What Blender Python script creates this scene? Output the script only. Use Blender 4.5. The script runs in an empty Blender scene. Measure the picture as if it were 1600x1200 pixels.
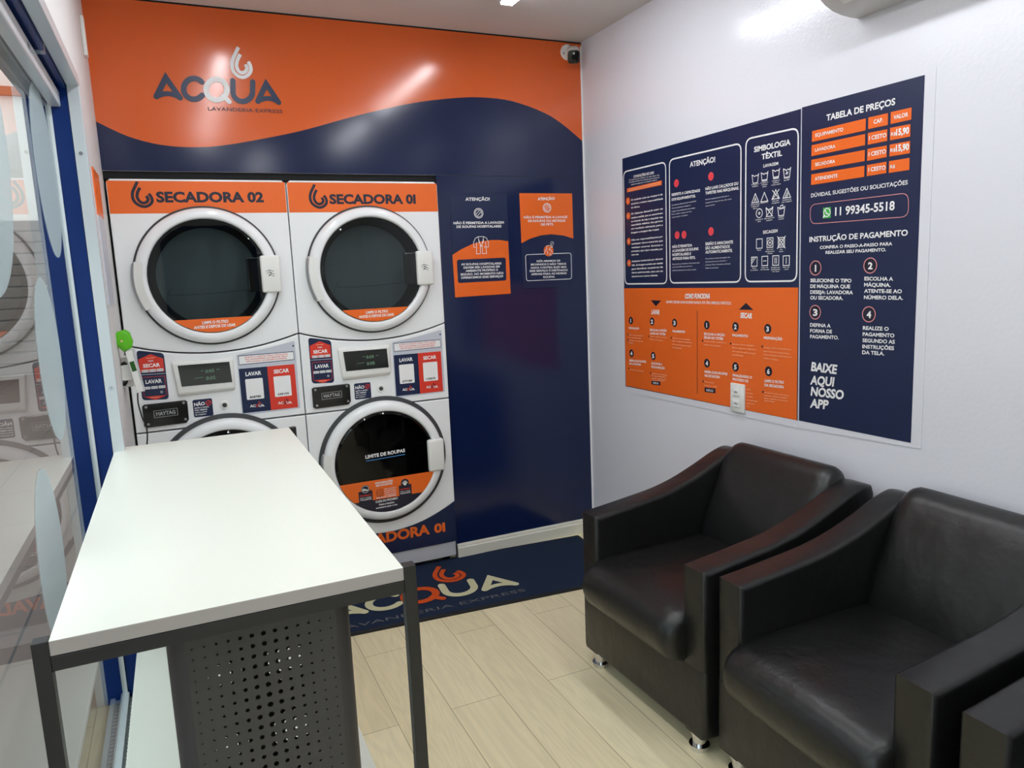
import bpy, bmesh, math, random
from mathutils import Vector, Matrix
C = bpy.context.scene.collection
S = bpy.context.scene
R = math.radians
PI = math.pi
random.seed(4)

# ------------------------------------------------------------------ camera
F_PX, YAW, PITCH, ROLL = 1151.2456, 0.4223, -0.1527, -0.0428
CAM = Vector((-2.0055, -3.431, 1.4516))
H = 2.577                                   # ceiling height


def cam_axes():
    cy, sy, cp, sp = math.cos(YAW), math.sin(YAW), math.cos(PITCH), math.sin(PITCH)
    f = Vector((sy*cp, cy*cp, sp))
    r = Vector((cy, -sy, 0))
    u = r.cross(f)
    cr, sr = math.cos(ROLL), math.sin(ROLL)
    return cr*r+sr*u, -sr*r+cr*u, f


AX_R, AX_U, AX_F = cam_axes()
cam_d = bpy.data.cameras.new('camera')
cam_d.sensor_width = 36
cam_d.lens = F_PX/1600*36
cam_d.clip_start = 0.02
cam = bpy.data.objects.new('camera', cam_d)
C.objects.link(cam)
cam.matrix_world = Matrix(((AX_R.x, AX_U.x, -AX_F.x, CAM.x), (AX_R.y, AX_U.y, -AX_F.y, CAM.y),
                           (AX_R.z, AX_U.z, -AX_F.z, CAM.z), (0, 0, 0, 1)))
S.camera = cam

# ------------------------------------------------------------------ light and exposure
S.view_settings.view_transform = 'Standard'
S.view_settings.look = 'None'
S.view_settings.gamma = 1
S.view_settings.use_curve_mapping = False
S.view_settings.exposure = 0.15
TUBE_POWER = 36.0
w = bpy.data.worlds.new('sky')
S.world = w
w.use_nodes = True
w.node_tree.nodes['Background'].inputs[0].default_value = (0.86, 0.93, 1.0, 1)
w.node_tree.nodes['Background'].inputs[1].default_value = 2.2


# ------------------------------------------------------------------ measuring helper: a point of the photo on a known plane
def at(u, v, ax, val):
    d = AX_R*((u-800)/F_PX) + AX_U*(-(v-600)/F_PX) + AX_F
    return CAM + d*((val-CAM[ax])/d[ax])


# ------------------------------------------------------------------ materials
def lin(c):
    return tuple((x/255/12.92 if x/255 <= .04045 else ((x/255+.055)/1.055)**2.4) for x in c)+(1,)


def mat(name, c, rough=.5, metal=0, spec=.5, coat=0, noise=None, bump=None, emit=None, es=1):
    m = bpy.data.materials.new(name)
    m.use_nodes = True
    nt = m.node_tree
    b = nt.nodes['Principled BSDF']
    b.inputs['Base Color'].default_value = lin(c)
    b.inputs['Roughness'].default_value = rough
    b.inputs['Metallic'].default_value = metal
    b.inputs['Specular IOR Level'].default_value = spec
    b.inputs['Coat Weight'].default_value = coat
    b.inputs['Coat Roughness'].default_value = .08
    if emit:
        b.inputs['Emission Color'].default_value = lin(emit)
        b.inputs['Emission Strength'].default_value = es
    tc = nt.nodes.new('ShaderNodeTexCoord')
    if noise:                                   # (scale, amount): faint colour mottling
        n = nt.nodes.new('ShaderNodeTexNoise')
        n.inputs['Scale'].default_value = noise[0]
        n.inputs['Detail'].default_value = 6
        nt.links.new(tc.outputs['Object'], n.inputs['Vector'])
        mx = nt.nodes.new('ShaderNodeMix')
        mx.data_type = 'RGBA'
        a = noise[1]
        l = lin(c)
        mx.inputs['A'].default_value = tuple(x*(1-a) for x in l[:3])+(1,)
        mx.inputs['B'].default_value = tuple(min(1, x*(1+a)) for x in l[:3])+(1,)
        nt.links.new(n.outputs['Fac'], mx.inputs['Factor'])
        nt.links.new(mx.outputs['Result'], b.inputs['Base Color'])
    if bump:                                    # (scale, strength, distance)
        n2 = nt.nodes.new('ShaderNodeTexNoise')
        n2.inputs['Scale'].default_value = bump[0]
        n2.inputs['Detail'].default_value = 4
        nt.links.new(tc.outputs['Object'], n2.inputs['Vector'])
        bp = nt.nodes.new('ShaderNodeBump')
        bp.inputs['Strength'].default_value = bump[1]
        bp.inputs['Distance'].default_value = bump[2]
        nt.links.new(n2.outputs['Fac'], bp.inputs['Height'])
        nt.links.new(bp.outputs['Normal'], b.inputs['Normal'])
    return m


def glass_mat(name, tint, ior, rough=0.0, tintfac=1.0):
    m = bpy.data.materials.new(name)
    m.use_nodes = True
    nt = m.node_tree
    nt.nodes.clear()
    o = nt.nodes.new('ShaderNodeOutputMaterial')
    tr = nt.nodes.new('ShaderNodeBsdfTransparent')
    tr.inputs[0].default_value = tint
    gl = nt.nodes.new('ShaderNodeBsdfGlossy')
    gl.inputs['Roughness'].default_value = rough
    fr = nt.nodes.new('ShaderNodeFresnel')
    fr.inputs['IOR'].default_value = ior
    ge = nt.nodes.new('ShaderNodeNewGeometry')
    sub = nt.nodes.new('ShaderNodeMath')
    sub.operation = 'SUBTRACT'
    sub.inputs[0].default_value = 1
    mul = nt.nodes.new('ShaderNodeMath')
    mul.operation = 'MULTIPLY'
    mx = nt.nodes.new('ShaderNodeMixShader')
    nt.links.new(ge.outputs['Backfacing'], sub.inputs[1])
    nt.links.new(fr.outputs[0], mul.inputs[0])
    nt.links.new(sub.outputs[0], mul.inputs[1])
    nt.links.new(mul.outputs[0], mx.inputs[0])
    nt.links.new(tr.outputs[0], mx.inputs[1])
    nt.links.new(gl.outputs[0], mx.inputs[2])
    nt.links.new(mx.outputs[0], o.inputs[0])
    return m


def floor_mat(name, c1, c2, seam, bw, bh, rough, grain=True, off=(0, 0)):
    m = bpy.data.materials.new(name)
    m.use_nodes = True
    nt = m.node_tree
    b = nt.nodes['Principled BSDF']
    b.inputs['Roughness'].default_value = rough
    tc = nt.nodes.new('ShaderNodeTexCoord')
    mp = nt.nodes.new('ShaderNodeMapping')
    mp.inputs['Rotation'].default_value = (0, 0, R(90))
    mp.inputs['Location'].default_value = (off[0], off[1], 0)
    nt.links.new(tc.outputs['Object'], mp.inputs[0])
    br = nt.nodes.new('ShaderNodeTexBrick')
    br.offset = .37
    br.inputs['Scale'].default_value = 1
    br.inputs['Brick Width'].default_value = bw
    br.inputs['Row Height'].default_value = bh
    br.inputs['Mortar Size'].default_value = .0012 if grain else .006
    br.inputs['Color1'].default_value = lin(c1)
    br.inputs['Color2'].default_value = lin(c2)
    br.inputs['Mortar'].default_value = lin(seam)
    nt.links.new(mp.outputs[0], br.inputs['Vector'])
    src = br.outputs['Color']
    if grain:
        mp2 = nt.nodes.new('ShaderNodeMapping')
        mp2.inputs['Scale'].default_value = (9, .8, 9)
        nt.links.new(tc.outputs['Object'], mp2.inputs[0])
        n = nt.nodes.new('ShaderNodeTexNoise')
        n.inputs['Scale'].default_value = 1.3
        n.inputs['Detail'].default_value = 3
        n.inputs['Distortion'].default_value = .6
        nt.links.new(mp2.outputs[0], n.inputs['Vector'])
        ml = nt.nodes.new('ShaderNodeMath')
        ml.operation = 'MULTIPLY'
        ml.inputs[1].default_value = 11
        nt.links.new(n.outputs['Fac'], ml.inputs[0])
        fr = nt.nodes.new('ShaderNodeMath')
        fr.operation = 'PINGPONG'
        fr.inputs[1].default_value = .5
        nt.links.new(ml.outputs[0], fr.inputs[0])
        n3 = nt.nodes.new('ShaderNodeTexNoise')
        n3.inputs['Scale'].default_value = 60
        mp3 = nt.nodes.new('ShaderNodeMapping')
        mp3.inputs['Scale'].default_value = (1, .06, 1)
        nt.links.new(tc.outputs['Object'], mp3.inputs[0])
        nt.links.new(mp3.outputs[0], n3.inputs['Vector'])
        ad = nt.nodes.new('ShaderNodeMath')
        ad.operation = 'MULTIPLY_ADD'
        ad.inputs[1].default_value = .6
        nt.links.new(n3.outputs['Fac'], ad.inputs[0])
        nt.links.new(fr.outputs[0], ad.inputs[2])
        cr = nt.nodes.new('ShaderNodeMapRange')
        cr.inputs['From Min'].default_value = .1
        cr.inputs['From Max'].default_value = 1.0
        cr.inputs['To Min'].default_value = .89
        cr.inputs['To Max'].default_value = 1.06
        nt.links.new(ad.outputs[0], cr.inputs['Value'])
        mx = nt.nodes.new('ShaderNodeMix')
        mx.data_type = 'RGBA'
        mx.blend_type = 'MULTIPLY'
        mx.inputs['Factor'].default_value = 1
        nt.links.new(src, mx.inputs['A'])
        nt.links.new(cr.outputs[0], mx.inputs['B'])
        src = mx.outputs['Result']
    nt.links.new(src, b.inputs['Base Color'])
    return m


def carpet_mat(name, c, bump=.9):
    m = mat(name, c, 1, spec=.1, noise=(420, .55), bump=(520, bump, .006))
    return m


M = {}
M['wall'] = mat('white_gloss_paint', (227, 228, 236), .17, spec=.5, bump=(75, .2, .003))
M['wall_plain'] = mat('white_paint', (228, 227, 226), .6, bump=(90, .08, .002))
M['ceiling'] = mat('ceiling_paint', (222, 218, 214), .75)
M['orange_vinyl'] = mat('orange_vinyl', (222, 99, 42), .16, spec=.5)
M['navy_vinyl'] = mat('navy_vinyl', (18, 31, 70), .15, spec=.5)
M['orange'] = mat('orange_print', (240, 108, 32), .35)
M['navy'] = mat('navy_print', (21, 36, 72), .35)
M['navy_dark'] = mat('dark_navy_print', (26, 26, 48), .4)
M['red'] = mat('red_print', (222, 58, 40), .4)
M['pinkred'] = mat('pink_red_print', (240, 80, 92), .4)
M['white'] = mat('white_print', (244, 244, 244), .45)
M['pale'] = mat('pale_print', (250, 196, 160), .45)
M['pink'] = mat('pink_line_print', (226, 150, 150), .45)
M['greyprint'] = mat('grey_print', (200, 204, 214), .4)
M['green'] = mat('green_print', (60, 180, 75), .4)
M['blue'] = mat('blue_print', (60, 130, 190), .4)
M['enamel'] = mat('white_enamel', (244, 246, 247), .25, spec=.5, coat=.3)
M['enamel_grey'] = mat('light_grey_enamel', (196, 198, 204), .35)
M['plastic_white'] = mat('white_plastic', (236, 236, 232), .35)
M['gasket'] = mat('dark_grey_gasket', (60, 62, 64), .6)
M['black'] = mat('black_void', (8, 8, 9), .8)
M['black_plastic'] = mat('black_plastic', (16, 16, 18), .22, coat=.5)
M['screen'] = mat('dark_screen', (14, 18, 18), .12, coat=.6)
M['digits'] = mat('faint_green_digits', (110, 150, 120), .5, emit=(130, 170, 140), es=.10)
M['silver'] = mat('silver_print', (190, 190, 192), .35, metal=.6)
M['drum'] = mat('dark_steel_drum', (56, 62, 64), .6, metal=.2)
M['drum_black'] = mat('black_drum', (28, 28, 29), .55)
M['steel'] = mat('brushed_steel', (176, 178, 182), .3, metal=.9)
M['chrome'] = mat('chrome', (225, 225, 228), .08, metal=1)
M['door_glass'] = glass_mat('tinted_door_glass', (.46, .50, .51, 1), 1.5)
M['washer_glass'] = glass_mat('black_door_glass', (.20, .20, .21, 1), 1.45)
M['glass'] = glass_mat('shop_window_glass', (.90, .95, .93, 1), 1.75)
M['leather'] = mat('black_leatherette', (19, 19, 19), .36, spec=.5, noise=(30, .2), bump=(11, .35, .014))
M['leather_worn'] = mat('black_leatherette_arm_top', (20, 19, 19), .34, spec=.55, noise=(18, .3), bump=(38, .22, .006))
M['table_white'] = mat('white_laminate', (236, 237, 226), .3, spec=.4)
M['table_edge'] = mat('grey_edge_band', (176, 168, 164), .5)
M['table_metal'] = mat('black_powder_coat', (34, 33, 34), .42)
M['panel_metal'] = mat('dark_grey_powder_coat', (62, 60, 61), .5)
M['blue_paint'] = mat('blue_gloss_paint', (2, 40, 104), .35, spec=.25)
M['alu'] = mat('pale_aluminium', (205, 212, 216), .35, metal=.25)
M['alu_grey'] = mat('grey_aluminium', (150, 152, 150), .4, metal=.4)
M['acrylic'] = glass_mat('clear_acrylic', (.92, .95, .97, 1), 1.5)
M['base_white'] = mat('white_baseboard', (226, 222, 208), .4)
M['mat_navy'] = carpet_mat('navy_mat_pile', (40, 52, 76))
M['mat_cream'] = carpet_mat('cream_mat_pile', (226, 210, 172), .6)
M['mat_orange'] = carpet_mat('orange_mat_pile', (232, 86, 38), .6)
M['mat_grey'] = carpet_mat('grey_mat_pile', (112, 114, 116), .6)
M['rubber'] = mat('black_rubber', (18, 19, 24), .7)
M['lime'] = mat('lime_green_plastic', (92, 190, 20), .4)
M['green_screen'] = mat('dark_green_screen', (30, 90, 20), .2)
M['cable'] = mat('black_cable', (22, 22, 24), .5)
M['ac_body'] = mat('pale_grey_plastic', (214, 212, 210), .4)
M['tube'] = mat('lit_tube', (255, 252, 245), .5, emit=(247, 250, 255), es=TUBE_POWER)
M['floor'] = floor_mat('oak_laminate', (237, 225, 188), (228, 215, 176), (166, 150, 114), 1.3, .183, .38, off=(.06, .747))
M['paving'] = floor_mat('brown_paving', (104, 82, 75), (98, 78, 72), (50, 42, 40), .9, .6, .6, grain=False)
M['facade'] = mat('pale_facade', (236, 226, 220), .8, noise=(3, .05))
M['shutter'] = mat('grey_brown_shutter', (112, 98, 92), .6)
M['facade_orange'] = mat('terracotta_beam', (176, 92, 52), .7)


def frost(name, c, op):
    m = bpy.data.materials.new(name)
    m.use_nodes = True
    nt = m.node_tree
    nt.nodes.clear()
    o = nt.nodes.new('ShaderNodeOutputMaterial')
    tr = nt.nodes.new('ShaderNodeBsdfTransparent')
    df = nt.nodes.new('ShaderNodeBsdfDiffuse')
    df.inputs[0].default_value = lin(c)
    tl = nt.nodes.new('ShaderNodeBsdfTranslucent')
    tl.inputs[0].default_value = lin(c)
    m1 = nt.nodes.new('ShaderNodeMixShader')
    m1.inputs[0].default_value = .5
    m2 = nt.nodes.new('ShaderNodeMixShader')
    m2.inputs[0].default_value = op
    nt.links.new(df.outputs[0], m1.inputs[1])
    nt.links.new(tl.outputs[0], m1.inputs[2])
    nt.links.new(tr.outputs[0], m2.inputs[1])
    nt.links.new(m1.outputs[0], m2.inputs[2])
    nt.links.new(m2.outputs[0], o.inputs[0])
    return m


M['frost'] = frost('frosted_film', (196, 208, 212), .42)

# ------------------------------------------------------------------ object helpers
WLOC = {}


def obj(name, bm, mats, parent=None, smooth=False, loc=None, local=False):
    """link a bmesh as one object. Vertices are in world coordinates unless local."""
    if not isinstance(mats, (list, tuple)):
        mats = [mats]
    if parent is not None:
        o_loc = Vector((0, 0, 0))
        base = WLOC[parent.name]
        if not local:
            bmesh.ops.translate(bm, verts=bm.verts, vec=-base)
    elif loc is not None:
        o_loc = Vector(loc)
        if not local:
            bmesh.ops.translate(bm, verts=bm.verts, vec=-o_loc)
    else:
        xs = [v.co.x for v in bm.verts]
        ys = [v.co.y for v in bm.verts]
        zs = [v.co.z for v in bm.verts]
        o_loc = Vector(((min(xs)+max(xs))/2, (min(ys)+max(ys))/2, min(zs)))
        bmesh.ops.translate(bm, verts=bm.verts, vec=-o_loc)
    me = bpy.data.meshes.new(name)
    bm.to_mesh(me)
    bm.free()
    for m in mats:
        me.materials.append(M[m] if isinstance(m, str) else m)
    if smooth:
        for p in me.polygons:
            p.use_smooth = True
        try:
            me.set_sharp_from_angle(angle=R(40 if smooth is True else smooth))
        except Exception:
            pass
    o = bpy.data.objects.new(name, me)
    C.objects.link(o)
    o.location = o_loc
    if parent is not None:
        o.parent = parent
        WLOC[o.name] = WLOC[parent.name].copy()
    else:
        WLOC[o.name] = o_loc.copy()
    return o


def tag(o, label, cat, group=None):
    o['label'] = label
    o['category'] = cat
    if group:
        o['group'] = group
    return o


def thing(name, label, cat, loc, group=None):
    o = bpy.data.objects.new(name, None)
    C.objects.link(o)
    o.location = loc
    o.empty_display_size = .1
    WLOC[o.name] = Vector(loc)
    return tag(o, label, cat, group)


def struct(o):
    o['kind'] = 'structure'
    return o


def NB():
    return bmesh.new()


def box(bm, x0, x1, y0, y1, z0, z1, bevel=0, seg=2, mi=0):
    vs = [bm.verts.new(p) for p in ((x0, y0, z0), (x1, y0, z0), (x1, y1, z0), (x0, y1, z0),
                                    (x0, y0, z1), (x1, y0, z1), (x1, y1, z1), (x0, y1, z1))]
    fs = [bm.faces.new([vs[i] for i in q]) for q in ((3, 2, 1, 0), (4, 5, 6, 7), (0, 1, 5, 4), (1, 2, 6, 5), (2, 3, 7, 6), (3, 0, 4, 7))]
    for f in fs:
        f.material_index = mi
    if bevel:
        es = list({e for f in fs for e in f.edges})
        r = bmesh.ops.bevel(bm, geom=es, offset=bevel, segments=seg, profile=.5, affect='EDGES')
        for f in r['faces']:
            f.material_index = mi
    return vs


def cyl(bm, p0, p1, r0, r1=None, n=20, mi=0, caps=True):
    p0, p1 = Vector(p0), Vector(p1)
    r1 = r0 if r1 is None else r1
    d = (p1-p0).normalized()
    a = d.orthogonal().normalized()
    b = d.cross(a)
    A = [bm.verts.new(p0+(a*math.cos(t)+b*math.sin(t))*r0) for t in [2*PI*i/n for i in range(n)]]
    B = [bm.verts.new(p1+(a*math.cos(t)+b*math.sin(t))*r1) for t in [2*PI*i/n for i in range(n)]]
    for i in range(n):
        j = (i+1) % n
        f = bm.faces.new((A[i], A[j], B[j], B[i]))
        f.material_index = mi
    if caps:
        bm.faces.new(A[::-1]).material_index = mi
        bm.faces.new(B).material_index = mi


def lathe_y(bm, cx, cz, prof, n=64, mi=0, a0=0, a1=2*PI):
    """profile (r, y) turned about an axis along y through (cx, cz)"""
    full = abs(a1-a0-2*PI) < 1e-6
    k = n if full else n+1
    rings = []
    for i in range(k):
        t = a0+(a1-a0)*i/n
        rings.append([bm.verts.new((cx+r*math.cos(t), y, cz+r*math.sin(t))) for r, y in prof])
    for i in range(n):
        A = rings[i]
        B = rings[(i+1) % k]
        for j in range(len(prof)-1):
            f = bm.faces.new((A[j], B[j], B[j+1], A[j+1]))
            f.material_index = mi
    bmesh.ops.recalc_face_normals(bm, faces=bm.faces)


def prism(bm, pts, vec, mi=0, bevel=0, seg=2):
    """closed 3D outline extruded along vec"""
    vec = Vector(vec)
    A = [bm.verts.new(p) for p in pts]
    B = [bm.verts.new(Vector(p)+vec) for p in pts]
    n = len(pts)
    fs = [bm.faces.new(A), bm.faces.new(B[::-1])]
    for i in range(n):
        j = (i+1) % n
        fs.append(bm.faces.new((A[j], A[i], B[i], B[j])))
    for f in fs:
        f.material_index = mi
    bmesh.ops.recalc_face_normals(bm, faces=fs)
    if bevel:
        es = list({e for f in fs[:2] for e in f.edges})
        r = bmesh.ops.bevel(bm, geom=es, offset=bevel, segments=seg, profile=.5, affect='EDGES')
        for f in r['faces']:
            f.material_index = mi


def tube(bm, pts, r, n=8, mi=0):
    pts = [Vector(p) for p in pts]
    rings = []
    for i, p in enumerate(pts):
        d = (pts[min(i+1, len(pts)-1)]-pts[max(i-1, 0)]).normalized()
        a = d.cross(Vector((.31, .87, .39))).normalized()
        b = d.cross(a)
        rings.append([bm.verts.new(p+(a*math.cos(2*PI*k/n)+b*math.sin(2*PI*k/n))*r) for k in range(n)])
    for i in range(len(rings)-1):
        for k in range(n):
            j = (k+1) % n
            bm.faces.new((rings[i][k], rings[i][j], rings[i+1][j], rings[i+1][k])).material_index = mi
    bm.faces.new(rings[0][::-1])
    bm.faces.new(rings[-1])


def spline(pts, n=8):
    pts = [Vector(p) for p in pts]
    out = []
    for i in range(len(pts)-1):
        p0, p1, p2, p3 = pts[max(i-1, 0)], pts[i], pts[i+1], pts[min(i+2, len(pts)-1)]
        for k in range(n):
            t = k/n
            out.append(.5*((2*p1)+(p2-p0)*t+(2*p0-5*p1+4*p2-p3)*t*t+(3*p1-p0-3*p2+p3)*t**3))
    out.append(pts[-1])
    return out


# ------------------------------------------------------------------ printing: lettering and flat marks on a plane
_tx = {}


def text_polys(s, bold=0.0):
    k = (s, bold)
    if k in _tx:
        return _tx[k]
    cu = bpy.data.curves.new('t', 'FONT')
    cu.body = s
    cu.resolution_u = 3
    cu.offset = bold
    cu.fill_mode = 'FRONT'
    o = bpy.data.objects.new('t', cu)
    C.objects.link(o)
    dg = bpy.context.evaluated_depsgraph_get()
    me = bpy.data.meshes.new_from_object(o.evaluated_get(dg))
    vs = [(v.co.x, v.co.y) for v in me.vertices]
    fs = [tuple(p.vertices) for p in me.polygons]
    bpy.data.objects.remove(o)
    bpy.data.curves.remove(cu)
    bpy.data.meshes.remove(me)
    x0 = min(v[0] for v in vs) if vs else 0
    x1 = max(v[0] for v in vs) if vs else 1
    vs = [((x-x0)/(x1-x0), y/.729) for x, y in vs]     # unit width, cap height 1
    root = list(range(len(vs)))

    def find(i):
        while root[i] != i:
            root[i] = root[root[i]]
            i = root[i]
        return i
    for f in fs:
        for i in f[1:]:
            root[find(i)] = find(f[0])
    isl = {}
    ids = [isl.setdefault(find(i), len(isl)) % 5 for i in range(len(vs))]
    _tx[k] = (vs, fs, ids)
    return _tx[k]


class Print:
    """flat marks on the plane O + s*ex + t*ey, lifted along n by layer"""

    def __init__(self, O, ex, ey, n, lift=.0, step=.0004):
        self.O, self.ex, self.ey, self.n = Vector(O), Vector(ex), Vector(ey), Vector(n)
        self.bm = NB()
        self.mats = []
        self.lift, self.step = lift, step
        self.zoom = (0, 0, 1)
        self.cnt = 0

    def mi(self, m):
        if m not in self.mats:
            self.mats.append(m)
        return self.mats.index(m)

    def nx(self):
        self.cnt = (self.cnt+1) % 24           # marks that cross never share one plane
        return self.cnt*.03

    def P(self, p, L=1):
        return self.O+self.ex*p[0]+self.ey*p[1]+self.n*(self.lift+self.step*L)

    def q(self, p):
        """pixel of the photo (through the current zoom) to plane coordinates"""
        u = self.zoom[0]+p[0]/self.zoom[2]
        v = self.zoom[1]+p[1]/self.zoom[2]
        d = AX_R*((u-800)/F_PX) + AX_U*(-(v-600)/F_PX) + AX_F
        k = (self.O-CAM).dot(self.n)/d.dot(self.n)
        w = CAM+d*k-self.O
        return Vector((w.dot(self.ex), w.dot(self.ey)))

    def poly(self, pts, m, L=1):
        vs = [self.bm.verts.new(self.P(p, L)) for p in pts]
        try:
            f = self.bm.faces.new(vs)
        except ValueError:
            return
        f.normal_update()
        if f.normal.dot(self.n) < 0:
            f.normal_flip()
        f.material_index = self.mi(m)

    def slab(self, pts, m, th):
        """solid sheet of thickness th standing on the plane"""
        A = [self.bm.verts.new(self.O+self.ex*p[0]+self.ey*p[1]) for p in pts]
        B = [self.bm.verts.new(self.O+self.ex*p[0]+self.ey*p[1]+self.n*th) for p in pts]
        n = len(pts)
        fs = [self.bm.faces.new(B)]
        for i in range(n):
            j = (i+1) % n
            fs.append(self.bm.faces.new((A[i], A[j], B[j], B[i])))
        fs.append(self.bm.faces.new(A[::-1]))
        for f in fs:
            f.material_index = self.mi(m)
        bmesh.ops.recalc_face_normals(self.bm, faces=fs)

    def disc(self, c, r, m, L=1, n=28, ry=None):
        ry = ry or r
        L = L+self.nx()
        self.poly([(c[0]+r*math.cos(2*PI*i/n), c[1]+ry*math.sin(2*PI*i/n)) for i in range(n)], m, L)

    def ring(self, c, r, wd, m, L=1, n=32):
        L = L+self.nx()
        for i in range(n):
            a, b = 2*PI*i/n, 2*PI*(i+1)/n
            self.poly([(c[0]+q*math.cos(t), c[1]+q*math.sin(t)) for q, t in ((r-wd/2, a), (r+wd/2, a), (r+wd/2, b), (r-wd/2, b))], m, L)

    def stroke(self, pts, wd, m, L=1, closed=False, cap=True):
        pts = [Vector(p) for p in pts]
        L0, L = L, L+self.nx()
        n = len(pts)
        lf, rt = [], []
        for i in range(n):
            if closed:
                d0, d1 = pts[i]-pts[i-1], pts[(i+1) % n]-pts[i]
            else:
                d0 = pts[i]-pts[i-1] if i else pts[1]-pts[0]
                d1 = pts[i+1]-pts[i] if i < n-1 else pts[-1]-pts[-2]
            d0.normalize()
            d1.normalize()
            n0, n1 = Vector((-d0.y, d0.x)), Vector((-d1.y, d1.x))
            b = n0+n1
            b = b/max(b.length, 1e-6)
            k = wd/2/max(.35, b.dot(n0))
            lf.append(pts[i]+b*k)
            rt.append(pts[i]-b*k)
        for i in range(n if closed else n-1):
            j = (i+1) % n
            self.poly([lf[i], lf[j], rt[j], rt[i]], m, L)
        if cap and not closed:
            self.disc(pts[0], wd/2, m, L0, 14)
            self.disc(pts[-1], wd/2, m, L0, 14)

    def text(self, s, A, B, hgt, m='white', L=2, bold=.02, shear=0.0, up=None):
        """A, B: ends of the baseline; hgt: cap height, all in plane coordinates"""
        vs, fs, ids = text_polys(s, bold)
        A, B = Vector(A), Vector(B)
        e = B-A
        u = Vector((0, hgt)) if up is None else Vector(up)
        u = u + e.normalized()*shear*u.length
        b = [self.bm.verts.new(self.P(A+e*x+u*y, L+.04*g)) for (x, y), g in zip(vs, ids)]
        k = self.mi(m)
        for f in fs:
            try:
                nf = self.bm.faces.new([b[i] for i in f])
            except ValueError:
                continue
            nf.normal_update()
            if nf.normal.dot(self.n) < 0:
                nf.normal_flip()
            nf.material_index = k

    def T(self, s, p0, p1, h, m='white', L=2, bold=.02, shear=0.0):
        """text whose baseline and cap height are read off the photo"""
        A, B = self.q(p0), self.q(p1)
        t = self.q((p0[0], p0[1]-h))
        self.text(s, A, B, abs(t.y-A.y), m, L, bold*(.65 if h < 24 else .85), shear)

    def rr(self, quad, rad, k=6):
        """rounded outline through four plane corners"""
        quad = [Vector(p) for p in quad]
        out = []
        n = len(quad)
        for i in range(n):
            p = quad[i]
            a = (quad[i-1]-p)
            b = (quad[(i+1) % n]-p)
            ra = min(rad, a.length*.49, b.length*.49)
            pa, pb = p+a.normalized()*ra, p+b.normalized()*ra
            for j in range(k+1):
                t = j/k
                out.append(pa*(1-t)**2+p*2*t*(1-t)+pb*t*t)
        return out

    def out(self, name, parent=None, loc=None):
        return obj(name, self.bm, self.mats or ['white'], parent, loc=loc)


def logo(pr, f, letters, accent, sub=None, wd=50, subL=None):
    """the laundry's word mark; f maps mark coordinates (y down) to the plane, wd in plane units"""
    def arc(cx, cy, r, a0, a1, n=22, ry=None):
        return [(cx+r*math.cos(R(a0+(a1-a0)*i/n)), cy-(ry or r)*math.sin(R(a0+(a1-a0)*i/n))) for i in range(n+1)]

    def A(ax, ay, lx, ly, rx, ry, cy):
        pr.stroke([f(p) for p in ((lx, ly), (ax, ay), (rx, ry))], wd, letters, 2)
        pr.disc(f((ax, ay)), wd/2, letters, 2, 16)
        mx = (lx+rx)/2
        q = [((1-t)**2*lx+2*t*(1-t)*mx+t*t*rx, (1-t)**2*ly+2*t*(1-t)*cy+t*t*ry) for t in [i/10 for i in range(11)]]
        pr.stroke([f(p) for p in q], wd*.9, letters, 2)
    A(241, 440, 150, 622, 377, 634, 560)
    A(1205, 500, 1125, 668, 1325, 678, 606)
    pr.stroke([f(p) for p in arc(512, 548, 100, 42, 322)], wd, letters, 2)
    pr.stroke([f(p) for p in arc(728, 556, 100, 0, 360)[:-1]], wd, accent, 2.3, closed=True)
    pr.stroke([f(p) for p in ((795, 618), (850, 672))], wd*.9, accent, 2.3)
    u = [(884, 470)]+arc(980, 575, 94, 180, 360)+[(1076, 480)]
    pr.stroke([f(p) for p in u], wd, letters, 2)
    o = spline([(p[0], p[1], 0) for p in DROP_O], 4)
    i = spline([(p[0], p[1], 0) for p in DROP_I], 4)
    pr.stroke([f(p) for p in o], wd*.66, accent, 2.3, cap=False)
    pr.stroke([f(p) for p in i], wd*.66, accent, 2.3, cap=False)


DROP_O = ((938, 148), (908, 210), (884, 265), (877, 325), (892, 382), (935, 424), (985, 437), (1032, 414), (1058, 372), (1052, 322), (1032, 286))
DROP_I = ((956, 216), (930, 268), (920, 320), (934, 368), (966, 394), (1003, 384), (1021, 352), (1007, 312))


def drop(pr, x, y, h, m, L=2):
    """the drop mark alone: lower left corner x, y, height h"""
    k = h/310

    def f(p):
        return (x+(p[0]-858)*k*1.14, y+(456-p[1])*k)
    o = spline([(p[0], p[1], 0) for p in DROP_O], 4)
    i = spline([(p[0], p[1], 0) for p in DROP_I], 4)
    pr.stroke([f(p) for p in o], 34*k, m, L, cap=False)
    pr.stroke([f(p) for p in i], 34*k, m, L, cap=False)


# ================================================================== THE SETTING
OV2 = ((-1.70, 1.72, .10, .36), (-1.84, 1.30, .12, .36), (-1.35, 1.70, .12, .36), (-1.30, .75, .12, .34))
XL = -2.215                                   # inner face of left wall
YJ = -0.62                                    # where the shop window begins
YB = -5.3                                     # wall behind the camera

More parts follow.
